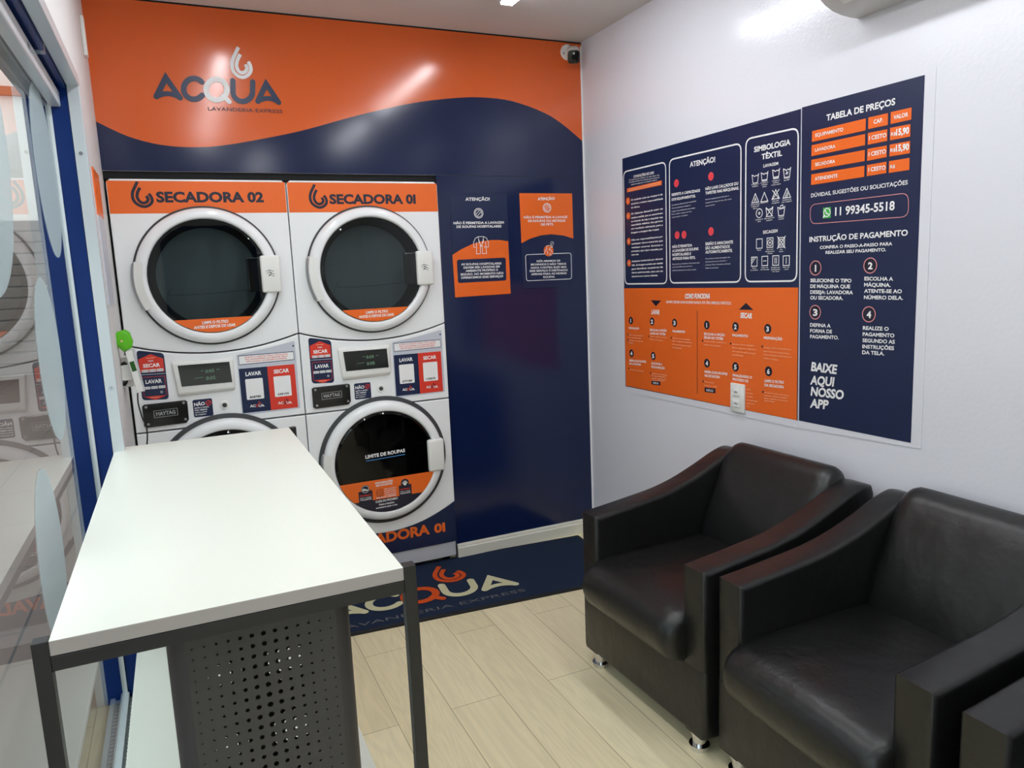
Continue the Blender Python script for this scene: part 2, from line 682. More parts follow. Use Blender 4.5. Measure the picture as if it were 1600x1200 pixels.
b = NB(); box(b, -2.31, .1, YB-.1, .75, -.1, 0)
struct(obj('floor', b, 'floor', loc=(0, 0, 0)))
b = NB(); box(b, -2.42, .1, YB-.1, .75, H, H+.1)
struct(obj('ceiling', b, 'ceiling'))
b = NB(); box(b, 0, .1, YB, .1, 0, H)
struct(obj('wall_right', b, 'wall', loc=(0, 0, 0)))
b = NB()
box(b, -2.37, -2.2, YB-.1, YB, 0, H)
box(b, -1.0, 0, YB-.1, YB, 0, H)
box(b, -2.2, -1.0, YB-.1, YB, 2.2, H)
struct(obj('wall_front', b, 'wall_plain'))
w2 = bpy.data.objects.new('window_2', None)
C.objects.link(w2)
w2.location = (-1.6, YB-.05, 0)
WLOC['window_2'] = Vector((-1.6, YB-.05, 0))
struct(w2)
for x0, x1, z0, z1 in ((-2.2, -2.15, 0, 2.2), (-1.05, -1.0, 0, 2.2), (-2.15, -1.05, 2.15, 2.2), (-2.15, -1.05, 0, .05)):
    b = NB()
    box(b, x0, x1, YB-.08, YB-.02, z0, z1, .003)
    obj('window_frame', b, 'blue_paint', w2)
b = NB(); box(b, -2.15, -1.05, YB-.054, YB-.046, .05, 2.15)
obj('glass_pane', b, 'glass', w2)
for x, z, rx, rz in OV2:
    b = NB()
    prism(b, [(x+rx*math.cos(2*PI*i/40), YB-.0455, z+rz*math.sin(2*PI*i/40)) for i in range(40)], (0, .0008, 0))
    obj('oval_decal', b, 'frost', w2)
b = NB()
box(b, -2.37, XL, YJ, .75, 0, H)
box(b, -2.37, XL, YB, YJ, 2.11, H)
box(b, -2.37, XL, YB, YB+.5, 0, 2.11)
struct(obj('wall_left', b, 'wall_plain', loc=(0, 0, 0)))

# back wall: two printed vinyl colours meeting along a wave, an opening for the machines
WAVE = [(157, 190), (200, 213), (250, 226), (300, 230), (350, 227), (420, 215), (480, 202), (560, 180), (640, 162),
        (700, 154), (750, 152), (800, 158), (850, 176), (880, 195), (911, 222)]
wv = [at(u, v, 1, 0) for u, v in WAVE]
wv[0].x = XL
wv[-1].x = 0
wv = spline(wv, 4)
b = NB()
OX, OZ = -.814, 1.915
prev = None
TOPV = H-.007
lo = [b.verts.new((p.x, 0, OZ)) for p in wv]
mid = [b.verts.new((p.x, 0, p.z)) for p in wv]
hi = [b.verts.new((p.x, 0, TOPV)) for p in wv]
tp = [b.verts.new((p.x, 0, H)) for p in wv]
for i in range(len(wv)-1):
    b.faces.new((lo[i], lo[i+1], mid[i+1], mid[i])).material_index = 1
    b.faces.new((mid[i], mid[i+1], hi[i+1], hi[i])).material_index = 0
    b.faces.new((hi[i], hi[i+1], tp[i+1], tp[i])).material_index = 2  # black band painted as the shadow gap below the ceiling
box(b, OX, 0, 0, .02, 0, OZ, mi=1)
box(b, OX, 0, .02, .75, 0, OZ, mi=3)          # solid behind the panel right of the machines
box(b, XL, 0, .003, .75, OZ, H, mi=3)
box(b, XL, OX, .70, .75, 0, OZ, mi=2)
box(b, XL, OX, .012, .03, 1.884, OZ, mi=2)  # black strip added to paint the gap over the machines as shade
struct(obj('wall_back', b, ['orange_vinyl', 'navy_vinyl', 'black', 'wall_plain'], loc=(0, 0, 0)))
b = NB()
box(b, OX, -.001, -.0012, 0, OZ-.0015, OZ+.0015)
struct(obj('trim_1', b, 'navy_dark'))
b = NB()
box(b, -.008, -.0005, -.004, 0, .09, H-.02)
struct(obj('trim_2', b, 'white'))
b = NB()
prism(b, [(OX+.002, -.016, 0), (OX+.002, -.016, .056), (OX+.002, -.012, .060), (OX+.002, -.012, .066), (OX+.002, -.009, .074), (OX+.002, 0, .076), (OX+.002, 0, 0)], (-.002-OX-.002, 0, 0))
struct(obj('baseboard_back', b, 'base_white'))
b = NB()
box(b, -.014, 0, YB, -.018, 0, .07, .003)
struct(obj('baseboard_right', b, 'base_white'))

# shop window on the left: blue frame, pale strip, sliding rail, panes with frosted ovals
GX = -2.303
b = NB()
box(b, -2.365, -2.248, YJ-.02, YJ, 0, 2.10)
box(b, -2.365, -2.248, YB+.5, YJ, 2.09, 2.13)
box(b, -2.262, -2.250, YB+.5, YJ, 2.078, 2.09)
struct(obj('trim_3', b, 'blue_paint'))
b = NB()
box(b, -2.2465, -2.211, YJ-.022, YJ+.002, 0, 2.10, .002)
box(b, -2.2465, -2.211, YB+.5, YJ+.002, 2.088, 2.125, .002)
jt = struct(obj('trim_4', b, 'alu'))
for z in (.35, 1.12, 1.88):
    b = NB()
    cyl(b, (-2.229, YJ-.022, z), (-2.229, YJ-.026, z), .006, n=12)
    obj('screw', b, 'chrome', jt)
win = bpy.data.objects.new('window_1', None)
C.objects.link(win)
win.location = (GX, -2.2, 0)
WLOC['window_1'] = Vector((GX, -2.2, 0))
struct(win)
b = NB()
box(b, -2.300, -2.268, YB+.5, YJ-.022, 2.02, 2.068, .004)
obj('sliding_rail', b, 'alu', win)
for x0, x1, z0 in ((-2.325, -2.30, 2.045), (-2.345, -2.335, 2.03), (-2.365, -2.352, 2.04)):
    b = NB()
    box(b, x0, x1, YB+.5, YJ-.03, z0, 2.088)
    obj('track', b, 'alu_grey', win)
b = NB()
box(b, GX-.006, GX+.008, YJ-.030, YJ-.021, .03, 2.03)
obj('edge_channel', b, 'alu', win)
for y0, y1, x in ((-2.72, YJ-.03, GX), (-4.79, -2.66, GX-.03)):
    b = NB()
    box(b, x-.008, x, y0, y1, .03, 2.05)
    obj('glass_pane', b, 'glass', win)
OVALS = [(-.885, 1.79, .20, .245), (-1.27, 1.28, .175, .205), (-1.62, .875, .15, .20), (-1.80, 1.78, .33, .34), (-2.35, 1.2, .3, .3),
         (-3.1, 1.75, .28, .36), (-3.7, 1.2, .25, .32), (-4.3, 1.75, .26, .34)]
for y, z, ry, rz in OVALS:
    b = NB()
    x = GX if y > -2.69 else GX-.03
    prism(b, [(x+.0006, y+ry*math.cos(2*PI*i/48), z+rz*math.sin(2*PI*i/48)) for i in range(48)], (.0008, 0, 0))
    obj('oval_decal', b, 'frost', win)
b = NB()
box(b, -2.30, -2.255, YB+.5, YJ-.022, .0, .012)
for i in range(150):
    y = YJ-.05-i*.022
    box(b, -2.285, -2.272, y-.012, y, .012, .018)
box(b, -2.2705, -2.255, YB+.5, YJ-.022, .012, .022)
box(b, -2.31, -2.29, YB+.5, YJ-.022, .012, .035)
obj('floor_track', b, 'alu', win)
b = NB()
cx = at(70, 66, 2, 2.06)
box(b, -2.268, -2.235, cx.y-.02, cx.y+.02, 2.035, 2.06, .003)
obj('acrylic_clip', b, 'acrylic', win)

# outside the windows
b = NB()
box(b, -2.6, -.6, YB-2.6, YB-2.5, -.02, 2.8)
box(b, -2.6, -2.5, YB-2.5, YB-.1, -.02, 2.8)
box(b, -.7, -.6, YB-2.5, YB-.1, -.02, 2.8)
box(b, -2.6, -.6, YB-2.6, YB-.1, 2.7, 2.8)
struct(obj('light_block_box', b, 'shutter'))  # unseen closed box added to keep the view through the rear window dark
b = NB()
box(b, -2.372, -2.315, YJ-.01, YJ+.06, 0, 2.3)
for i in range(60):
    z = .02+i*.036
    box(b, -2.368, -2.322, YJ-.016, YJ-.008, z, z+.02, .003)
struct(obj('trim_5', b, 'blue_paint'))
b = NB(); box(b, -14, -2.31, -9, 16, -.12, -.02)
struct(obj('trim_6', b, 'paving'))
b = NB(); box(b, -9.2, -9, -9, 14, -.02, 5); box(b, -9, -2.6, 12, 12.2, -.02, 7)
struct(obj('trim_7', b, 'facade'))
b = NB(); box(b, -8.99, -8.94, -9, 11.9, 4.74, 4.88); box(b, -9, -2.6, 11.9, 12.0, 4.74, 4.88)
struct(obj('trim_8', b, 'facade_orange'))
b = NB()
for i in range(14):
    box(b, -8.9, -2.6, 11.9, 11.98, .02+.19*i, .19+.19*i, .015)
struct(obj('trim_9', b, 'shutter'))


# ================================================================== CEILING LIGHTS
def ceiling_light(x, y0, y1, label):
    t = thing('tube_light', label, 'lamp', (x, (y0+y1)/2, H-.05), 'ceiling tube lights')
    b = NB()
    box(b, x-.03, x+.03, y0, y1, H-.03, H, .004)
    obj('housing', b, 'plastic_white', t)
    for y in (y0, y1-.012):
        b = NB()
        box(b, x-.029, x+.029, y, y+.012, H-.040, H-.03, .003)
        obj('end_cap', b, 'plastic_white', t)
    b = NB()
    box(b, x-.025, x+.025, y0+.012, y1-.012, H-.038, H-.030)
    obj('diffuser', b, 'tube', t)


ceiling_light(-1.67, -1.76, -.56, 'long white ceiling tube light mirrored beside the drop mark on the orange wall')
ceiling_light(-.63, -1.67, -.47, 'long white ceiling tube light mirrored in the bare part of the orange wall')
ceiling_light(-1.67, -3.10, -1.90, 'white ceiling tube light on the window side above the photographer')
ceiling_light(-.63, -3.10, -1.90, 'white ceiling tube light above the armchairs')
ceiling_light(-1.15, -4.70, -3.50, 'white ceiling tube light behind the photographer')



# ================================================================== STACKED MACHINES
def front_panel(loop, hole, y0, y1, bevel=.006):
    """flat front sheet with an optional round hole (cx, cz, r)"""
    bm = NB()
    A = [bm.verts.new((x, y1, z)) for x, z in loop]
    es = [bm.edges.new((A[i], A[(i+1) % len(A)])) for i in range(len(A))]
    if hole:
        n = 64
        B = [bm.verts.new((hole[0]+hole[2]*math.cos(2*PI*i/n), y1, hole[1]+hole[2]*math.sin(2*PI*i/n))) for i in range(n)]
        es += [bm.edges.new((B[i], B[(i+1) % n])) for i in range(n)]
    bmesh.ops.triangle_fill(bm, edges=es, use_beauty=True)
    r = bmesh.ops.extrude_face_region(bm, geom=list(bm.faces))
    vs = [v for v in r['geom'] if isinstance(v, bmesh.types.BMVert)]
    bmesh.ops.translate(bm, verts=vs, vec=(0, y0-y1, 0))
    bmesh.ops.recalc_face_normals(bm, faces=bm.faces)
    if bevel:
        E = []
        S_ = set(vs)
        L = [(round(x, 5), round(z, 5)) for x, z in loop]
        Ls = set(L)
        for e in bm.edges:
            a, c = e.verts
            if a in S_ and c in S_ and len(e.link_faces) == 2:
                f1, f2 = e.link_faces
                if abs(f1.normal.dot(f2.normal)) < .3 and (round(a.co.x, 5), round(a.co.z, 5)) in Ls and (round(c.co.x, 5), round(c.co.z, 5)) in Ls:
                    E.append(e)
        bmesh.ops.bevel(bm, geom=E, offset=bevel, segments=3, profile=.5, affect='EDGES')
    return bm


def machine(cx, label, number, codes, hdr, emblem, limit_text):
    t = thing('stacked_laundry_machine', label, 'washer dryer', (cx, 0, 0), 'stacked washer dryers')
    W = .345
    YF = -.03
    # body
    b = NB()
    box(b, cx-W, cx+W, .03, .66, .05, 1.878)
    obj('cabinet', b, 'enamel', t)
    # dark strips behind the seams
    for x0, x1, z0, z1 in ((cx-W+.004, cx+W-.004, 1.10, 1.205), (cx-W+.004, cx+W-.004, .825, .87), (cx-W+.004, cx-W+.03, .05, 1.874), (cx+W-.03, cx+W-.004, .05, 1.874)):
        b = NB()
        box(b, x0, x1, .001, .03, z0, z1)
        obj('seam_backing', b, 'black', t)
    sag = [(cx-W+2*W*i/24) for i in range(25)]

    def zs(x, side, drop_):
        q = (x-cx)/W
        return side-drop_*(1-q*q)
    up = [(x, zs(x, 1.217, .056)) for x in sag]+[(cx+W, 1.865), (cx+W-.015, 1.880), (cx-W+.015, 1.880), (cx-W, 1.865)]
    obj('dryer_front', front_panel(up, (cx, 1.482, .246), YF, .03, .005), 'enamel', t)
    zc = [(x, zs(x, 1.211, .056)) for x in sag]
    co = [(cx-W, .846)]+[(cx+W, .846)]+zc[::-1]
    obj('control_console', front_panel(co, None, YF, .03, .005), 'enamel', t)
    lw = [(x, zs(x, .315, .098)) for x in sag]
    wa = lw+[(cx+W, .840), (cx-W, .840)]
    obj('washer_front', front_panel(wa, (cx, .58, .25), YF, .03, .005), 'enamel', t)
    lw2 = [(x, zs(x, .3165, .098)) for x in sag]
    lowp = [(cx-W, .105), (cx+W, .105)]+lw2[::-1]
    obj('lower_panel', front_panel(lowp, None, YF+.001, .03, .003), 'navy', t)
    b = NB()
    box(b, cx-W+.004, cx+W-.004, -.022, .6, .028, .103, .003)
    obj('plinth', b, 'enamel_grey', t)
    for sx in (-.3, .3):
        for y in (.02, .55):
            b = NB()
            cyl(b, (cx+sx, y, 0), (cx+sx, y, .045), .02)
            obj('foot', b, 'black_plastic', t)
    # lower lettering on navy
    pr = Print((cx, YF+.001, 0), (1, 0, 0), (0, 0, 1), (0, -1, 0))
    pr.text('LAVADORA', (-.205, .170), (.2055, .170), .051, 'orange', 1, .04)
    pr.text(number, (.2285, .169), (.2865, .168), .046, 'orange', 1, .04)
    pr.out('lower_lettering', t)
    # header
    pr = Print((cx, YF, 0), (1, 0, 0), (0, 0, 1), (0, -1, 0))
    n = 40
    pts = [(-W+.003, 1.743), (-W+.003, 1.872), (W-.003, 1.872), (W-.003, 1.743)]
    pr.poly(pts, 'orange', 1)
    hs = pr.out('header_sticker', t)
    pr = Print((cx, YF, 0), (1, 0, 0), (0, 0, 1), (0, -1, 0))
    (tx0, tx1, tz, th), (dx, dz, dh) = hdr
    pr.text('SECADORA '+number, (tx0, tz), (tx1, tz), th, 'navy_dark', 2, .045)
    drop(pr, dx, dz, dh, 'navy_dark', 2)
    pr.out('header_lettering', hs)

    # doors
    def door(name, cz, glassm, drum, washer):
        ro, ri = (.290, .246) if washer else (.282, .240)
        yb = YF
        d = .048
        b = NB()
        lathe_y(b, cx, cz, [(ri-.012, yb+.004), (ri-.004, yb-d+.010), (ri, yb-d+.002), (ri+.004, yb-d), (ro-.016, yb-d+.004), (ro-.006, yb-d+.012),
                            (ro-.001, yb-.022), (ro, yb-.008), (ro-.012, yb-.002), (ri-.012, yb+.004)], 96)
        dr = obj(name, b, 'enamel', t, smooth=True)
        b = NB()
        lathe_y(b, cx, cz, [(ri-.002, yb-.001), (ro+.005+(.012 if washer else 0), yb-.001), (ro+.008+(.012 if washer else 0), yb-.004), (ro-.004, yb-.010)], 80)  # wider on the washer to paint in the dark shadow round its gasket
        obj('door_gasket', b, 'gasket', dr, smooth=True)
        b = NB()
        rg = ri-.002
        lathe_y(b, cx, cz, [(rg, yb-d+.014), (rg*.94, yb-d+.005), (rg*.5, yb-d+.0035), (.0005, yb-d+.003), (.0005, yb-d+.008), (rg*.5, yb-d+.0085), (rg*.94, yb-d+.011), (rg, yb-d+.020), (rg, yb-d+.014)], 80)
        obj('door_glass', b, glassm, dr, smooth=14)
        # rim inside
        b = NB()
        lathe_y(b, cx, cz, [(ri-.004, yb-d+.012), (ri-.014, yb), (ri-.035, yb+.03), (ri-.035, .06), (ri-.02, .06), (ri-.02, .40), (.0005, .42)], 48)
        for k in range(3):
            a = R(80+120*k)
            c, s = math.cos(a), math.sin(a)
            q = ri-.02
            prism(b, [(cx+c*q-s*.05, .09, cz+s*q+c*.05), (cx+c*(q-.08)-s*.012, .09, cz+s*(q-.08)+c*.012),
                      (cx+c*(q-.08)+s*.012, .09, cz+s*(q-.08)-c*.012), (cx+c*q+s*.05, .09, cz+s*q-c*.05)], (0, .3, 0))
        obj('drum', b, drum, dr, smooth=True)
        if not washer:
            b = NB()
            tube(b, spline([(cx-.150, yb-.01, cz-.048), (cx-.165, yb-.01, cz-.062), (cx-.150, yb-.012, cz-.072), (cx-.05, yb-.018, cz-.074), (cx+.06, yb-.016, cz-.070), (cx+.148, yb-.01, cz-.064)], 6), .0018, 6)
            obj('inner_ledge', b, 'enamel_grey', dr, smooth=True)
        # handle on the right, latch pocket behind it
        b = NB()
        box(b, cx+.205, cx+.286, yb-d-.012, yb-.004, cz-.08, cz+.078, .009, 3)
        h = obj('door_handle', b, 'plastic_white', dr, smooth=True)
        b = NB()
        box(b, cx+.150, cx+.210, yb-d+.006, yb-d+.028, cz-.075, cz+.073, .006)
        obj('latch_pocket', b, 'black_plastic', dr)
        b = NB()
        lathe_y(b, cx, cz, [(ro-.030, yb-d-.002), (ro+.002, yb-d+.008), (ro+.006, yb-.006), (ro-.004, yb-.004)], 16, a0=R(166), a1=R(207))
        obj('hinge_cover', b, 'plastic_white', dr, smooth=True)
        b = NB()
        lathe_y(b, cx, cz, [(ro+.002, yb-.026), (ro+.012, yb-.018), (ro+.012, yb-.002)], 16, a0=R(168), a1=R(205))
        obj('hinge', b, 'steel', dr, smooth=True)
        return dr, ri
    dd, ri = door('dryer_door', 1.482, 'door_glass', 'drum', False)
    # emblem scribble on the handle
    if emblem:
        pr = Print((cx+.244, YF-.048-.012, 1.482), (1, 0, 0), (0, 0, 1), (0, -1, 0))
        for a in ((-.018, .010, -.006, .016, .012, .010), (-.016, .002, .0, .006, .014, -.004), (-.010, -.008, -.004, -.002, .012, -.012), (-.006, .012, .002, .0, -.008, -.010)):
            pr.stroke([(a[0], a[1]), (a[2], a[3]), (a[4], a[5])], .0022, 'gasket', 1)
        pr.out('emblem', dd)

    def chord_sticker(cz, r, top, y, tilt=0):
        n = 40
        pts = []
        a0 = math.asin(top/r)
        for i in range(n+1):
            a = -PI-a0+(PI+2*a0)*0
        pts = []
        s = PI-a0
        e = 2*PI+a0
        for i in range(n+1):
            a = s+(e-s)*i/n
            pts.append((r*math.cos(a), r*math.sin(a)))
        return pts
    yg = YF-.048+.002
    pr = Print((cx, yg, 1.482), (1, 0, 0), (0, 0, 1), (0, -1, 0))
    rs = ri-.006
    pr.slab(chord_sticker(0, rs, -.176, 0), 'orange', .0008)
    fs_ = pr.out('filter_sticker', dd)
    pr = Print((cx, yg-.0008, 1.482), (1, 0, 0), (0, 0, 1), (0, -1, 0))
    pr.text('LIMPE O FILTRO', (-.048, -.198), (.055, -.197), .012, 'white', 1, .03)
    pr.text('ANTES E DEPOIS DE USAR', (-.082, -.216), (.083, -.214), .012, 'white', 1, .03)
    # lettering belongs to the sticker but the hierarchy stops at three levels: keep it beside the sticker
    pr.out('filter_lettering', dd)
    wd, ri = door('washer_door', .58, 'washer_glass', 'drum_black', True)
    rs = ri-.004
    pr = Print((cx, yg, .58), (1, 0, 0), (0, 0, 1), (0, -1, 0))
    pr.slab(chord_sticker(0, rs, -.080, 0), 'orange', .0008)
    z0 = -.176
    a0 = math.asin(z0/rs)
    pts = [(rs*math.cos(PI-a0+(PI+2*a0)*i/30), rs*math.sin(PI-a0+(PI+2*a0)*i/30)) for i in range(31)]
    pr.poly(pts, 'navy_dark', 3)
    pr.out('washer_sticker', wd)
    pr = Print((cx, yg-.0009, .58), (1, 0, 0), (0, 0, 1), (0, -1, 0))
    pr.text('INFORMAÇÕES', (-.062, -.100), (.022, -.099), .0095, 'white', 2, .03)
    pr.text('IMPORTANTES', (-.060, -.113), (.020, -.112), .0095, 'white', 2, .03)
    for sx, wdh, a, c in ((-.145, .066, 'PROIBIDO', 'CALÇADOS'), (.05, .062, 'PROIBIDO', 'ROUPAS DE PET')):
        pr.poly([(sx, -.176), (sx+wdh, -.176), (sx+wdh, -.125), (sx, -.125)], 'navy_dark', 1)
        pr.disc((sx+wdh/2, -.116), .020, 'navy_dark', 1)
        pr.text(a, (sx+.006, -.149), (sx+wdh-.006, -.149), .007, 'red', 2, .03)
        pr.text('lavar e secar', (sx+.006, -.159), (sx+wdh-.006, -.159), .0055, 'white', 2, .02)
        pr.text(c, (sx+.006, -.169), (sx+wdh-.006, -.169), .0065, 'white', 2, .03)
    sx = .081                                           # paw
    pr.disc((sx, -.121), .0072, 'white', 2)
    for dx_, dy_ in ((-.0095, .004), (-.0035, .010), (.0035, .010), (.0095, .004)):
        pr.disc((sx+dx_, -.119+dy_), .0030, 'white', 2, ry=.004)
    sx = -.112                                          # shoe, crossed out
    pr.poly([(sx-.012, -.113), (sx-.004, -.113), (sx+.012, -.120), (sx+.012, -.124), (sx-.012, -.124)], 'white', 2)
    pr.ring((sx, -.116), .0165, .002, 'white', 2)
    pr.stroke([(sx-.011, -.127), (sx+.011, -.105)], .002, 'navy_dark', 3)
    pr.stroke(pr.rr([(-.058, -.162), (-.030, -.162), (-.030, -.130), (-.058, -.130)], .003), .002, 'navy_dark', 2, closed=True)
    pr.ring((-.044, -.147), .008, .002, 'navy_dark', 2)
    for k, s in enumerate(('Abra a lavadora', 'somente após o', 'término do ciclo', 'e destravamento')):
        pr.text(s, (-.022, -.133-.0095*k), (.036, -.132-.0095*k), .0055, 'white', 2, .02)
    pr.text('Não force a abertura', (-.062, -.171), (.034, -.170), .0075, 'white', 2, .03)
    pr.text('CUIDE DO PRÓXIMO!', (-.068, -.191), (.04, -.189), .010, 'white', 4, .03)
    pr.text('Deixe a lavadora', (-.052, -.206), (.022, -.205), .009, 'white', 4, .03)
    pr.text('entreaberta após o uso.', (-.068, -.220), (.038, -.218), .008, 'white', 4, .03)
    if limit_text:  # load limit lettering and blue line printed on the washer glass
        pr.text('LIMITE DE ROUPAS', (-.100, .030), (.092, .036), .0165, 'white', 2, .035)
        pr.stroke([(-.098, .018), (.091, .024)], .004, 'blue', 2, cap=False)
    pr.out('washer_lettering', wd)

    # ---- console furniture
    yc = YF

    def PR(lift=0):
        return Print((cx, yc-lift, 0), (1, 0, 0), (0, 0, 1), (0, -1, 0))
    # price sticker
    pr = PR()
    pr.slab(pr.rr([(-.308, .982), (-.207, .976), (-.207, 1.172), (-.308, 1.192)], .016), 'navy', .0008)
    ps = pr.out('price_sticker', t)
    pr = PR(.0008)
    pr.poly([(-.304, 1.098), (-.212, 1.096), (-.212, 1.150), (-.258, 1.172), (-.304, 1.154)], 'red', 1)
    pr.poly([(-.300, .996), (-.258, .979), (-.215, .994), (-.258, .996)], 'red', 1)
    pr.stroke([(-.299, .998), (-.299, 1.078), (-.214, 1.076), (-.214, .996)], .0015, 'red', 1)
    pr.stroke([(-.305, 1.089), (-.211, 1.087)], .002, 'greyprint', 1)
    pr.text('SECAR', (-.290, 1.118), (-.226, 1.118), .015, 'white', 2, .035)
    pr.text('LAVAR', (-.288, 1.050), (-.226, 1.050), .016, 'white', 2, .035)
    pr.text('ACQUA', (-.270, 1.141), (-.249, 1.141), .006, 'white', 2, .03)
    pr.stroke([(-.275, 1.156), (-.243, 1.156)], .002, 'pale', 2)
    pr.stroke([(-.275, .990), (-.243, .989)], .002, 'pale', 2)
    for k in range(3):
        for zz in (1.1025, 1.031):
            pr.poly(pr.rr([(-.297+.028*k, zz-.005), (-.272+.028*k, zz-.005), (-.272+.028*k, zz+.006), (-.297+.028*k, zz+.006)], .002, 3), 'white', 2)
            pr.text('R$ 15,90', (-.295+.028*k, zz-.002), (-.274+.028*k, zz-.002), .005, 'navy', 3, .02)
    pr.ring((-.232, 1.010), .004, .0016, 'white', 2, 14)
    pr.out('price_lettering', ps)
    # display
    b = NB()
    o_ = [(-.183, 1.128), (.062, 1.126), (.058, 1.000), (-.170, .994)]
    A = [(cx+x, yc, z-.014 if i > 1 else z+.006) for i, (x, z) in enumerate(o_)]
    Bv = [(cx+x, yc-.018+(.012 if i > 1 else 0)*0, z) for i, (x, z) in enumerate(o_)]
    va = [b.verts.new(p) for p in A]
    vb = [b.verts.new(p) for p in Bv]
    fs = [b.faces.new(vb), b.faces.new(va[::-1])]
    for i in range(4):
        j = (i+1) % 4
        fs.append(b.faces.new((va[i], va[j], vb[j], vb[i])))
    bmesh.ops.recalc_face_normals(b, faces=fs)
    bmesh.ops.bevel(b, geom=list({e for f in fs for e in f.edges if all(v in vb for v in e.verts)} | {e for f in fs for e in f.edges if (e.verts[0] in va) != (e.verts[1] in va)}), offset=.008, segments=3, profile=.5, affect='EDGES')
    dp = obj('display_bezel', b, 'plastic_white', t, smooth=True)
    b = NB()
    prism(b, [(cx-.160, yc-.0185, 1.116), (cx+.044, yc-.0185, 1.115), (cx+.048, yc-.0185, 1.026), (cx-.153, yc-.0185, 1.026)], (0, -.0015, 0))
    obj('display_screen', b, 'screen', dp)
    pr = PR(.0203)
    pr.text('0:05', (-.055, 1.076), (-.020, 1.077), .014, 'digits', 1, 0)
    pr.text('0:05', (-.055, 1.045), (-.018, 1.046), .015, 'digits', 1, 0)
    pr.stroke([(-.072, 1.086), (-.062, 1.0865)], .0015, 'digits', 1)
    pr.stroke([(-.010, 1.086), (.002, 1.0865)], .0015, 'digits', 1)
    pr.stroke([(-.100, 1.056), (-.066, 1.059)], .0015, 'digits', 1)
    pr.out('digits', dp)
    # brand plate
    b = NB()
    prism(b, [(cx-.312, yc, .873), (cx-.312, yc, .957), (cx-.304, yc, .964), (cx-.146, yc, .966), (cx-.138, yc, .960), (cx-.139, yc, .882), (cx-.150, yc, .868), (cx-.302, yc, .865)], (0, -.010, 0), bevel=.003)
    bp = obj('brand_plate', b, 'black_plastic', t)
    pr = PR(.0102)
    pr.text('MAYTAG', (-.262, .912), (-.188, .914), .016, 'silver', 1, .025)
    pr.stroke([(-.270, .905), (-.270, .934), (-.180, .936), (-.180, .907)], .0016, 'silver', 1, closed=True)
    pr.out('plate_lettering', bp)
    for sx, sz in ((-.297, .953), (-.153, .956), (-.295, .880), (-.152, .885)):
        b = NB()
        cyl(b, (cx+sx, yc-.010, sz), (cx+sx, yc-.0125, sz), .0055, n=14)
        obj('screw', b, 'steel', bp)
    # warning sticker
    pr = PR()
    pr.slab(pr.rr([(-.118, .886), (-.040, .886), (-.040, .962), (-.118, .962)], .008), 'navy', .0008)
    ws = pr.out('warning_sticker', t)
    pr = PR(.0008)
    pr.text('NÃO', (-.113, .935), (-.070, .936), .014, 'white', 1, .035)
    pr.ring((-.055, .943), .010, .003, 'red', 1)
    pr.stroke([(-.062, .936), (-.048, .950)], .003, 'red', 1)
    for k, s in enumerate(('apoie o corpo,', 'nem objetos', 'sobre a porta', 'da máquina')):
        pr.text(s, (-.113, .924-.010*k), (-.055-(0, .008, .010, .014)[k], .9245-.010*k), .0065, 'white', 1, .03 if k < 2 else .01)
    pr.out('warning_lettering', ws)
    # key lock
    b = NB()
    lathe_y(b, cx+.008, .926, [(.020, yc), (.018, yc-.005), (.011, yc-.006), (.010, yc-.003)], 28)
    kl = obj('key_lock', b, 'plastic_white', t, smooth=True)
    b = NB()
    cyl(b, (cx+.008, yc, .926), (cx+.008, yc-.0055, .926), .009, n=18)
    obj('lock_core', b, 'gasket', kl)
    # label plate with the notice and the two payment cards
    pr = PR()
    pr.slab(pr.rr([(.076, .872), (.326, .876), (.326, 1.182), (.200, 1.158), (.076, 1.140)], .008), 'greyprint', .001)
    lp = pr.out('label_plate', t)
    pr = PR(.001)
    pr.poly([(.083, 1.094), (.318, 1.097), (.318, 1.136), (.083, 1.136)], 'navy', 1)
    pr.poly([(.085, 1.097), (.316, 1.100), (.316, 1.133), (.085, 1.133)], 'white', 2)
    for k, s in enumerate(('ACEITE O CARTÃO PARA UTILIZAÇÃO', 'DA LAVANDERIA OU BAIXAR PELO', 'APP ACQUA LAVANDERIA EXPRESS')):
        pr.text(s, (.108+.003*k, 1.1225-.0095*k), (.293-.004*k, 1.1235-.0095*k), .0062, 'red', 3, .015)
    pr.disc((.318, 1.160), .004, 'navy', 1)
    pr.out('notice_lettering', lp)
    for x0, x1, m_, s, code in ((.080, .199, 'navy', 'LAVAR', codes[0]), (.199, .316, 'red', 'SECAR', codes[1])):
        pr = PR(.001)
        pr.slab([(x0, .881), (x1, .881), (x1, 1.078), (x0, 1.078)], m_, .0008)
        pc = pr.out('payment_card', t)
        pr = PR(.0018)
        pr.text(s, (x0+.026, 1.044), (x0+.092, 1.045), .017, 'white', 1, .035)
        pr.poly(pr.rr([(x0+.022, .938), (x0+.095, .938), (x0+.095, 1.030), (x0+.022, 1.030)], .005), 'white', 1)
        pr.text(code, (x0+.034, .944), (x0+.082, .945), .0095, 'black', 2, .03)
        k = .060/1225

        def f(p, x0=x0):
            return (x0+.032+(p[0]-125)*k, .902+(690-p[1])*k)
        logo(pr, f, 'white', 'red' if m_ == 'navy' else 'navy_dark', wd=50*k)
        pr.out('card_lettering', pc)
    return t


m1 = machine(-1.1665, 'white stacked washer dryer headed SECADORA 01, against the navy wall panel', '0I', ('577188', '179076'),
             ((-.1645, .2355, 1.781, .041), (-.2555, 1.758, .106)), True, True)
m2 = machine(-1.8605, 'white stacked washer dryer headed SECADORA 02, beside the left wall', '02', ('858785', '599155'),
             ((-.1695, .2495, 1.789, .041), (-.2625, 1.764, .105)), True, False)

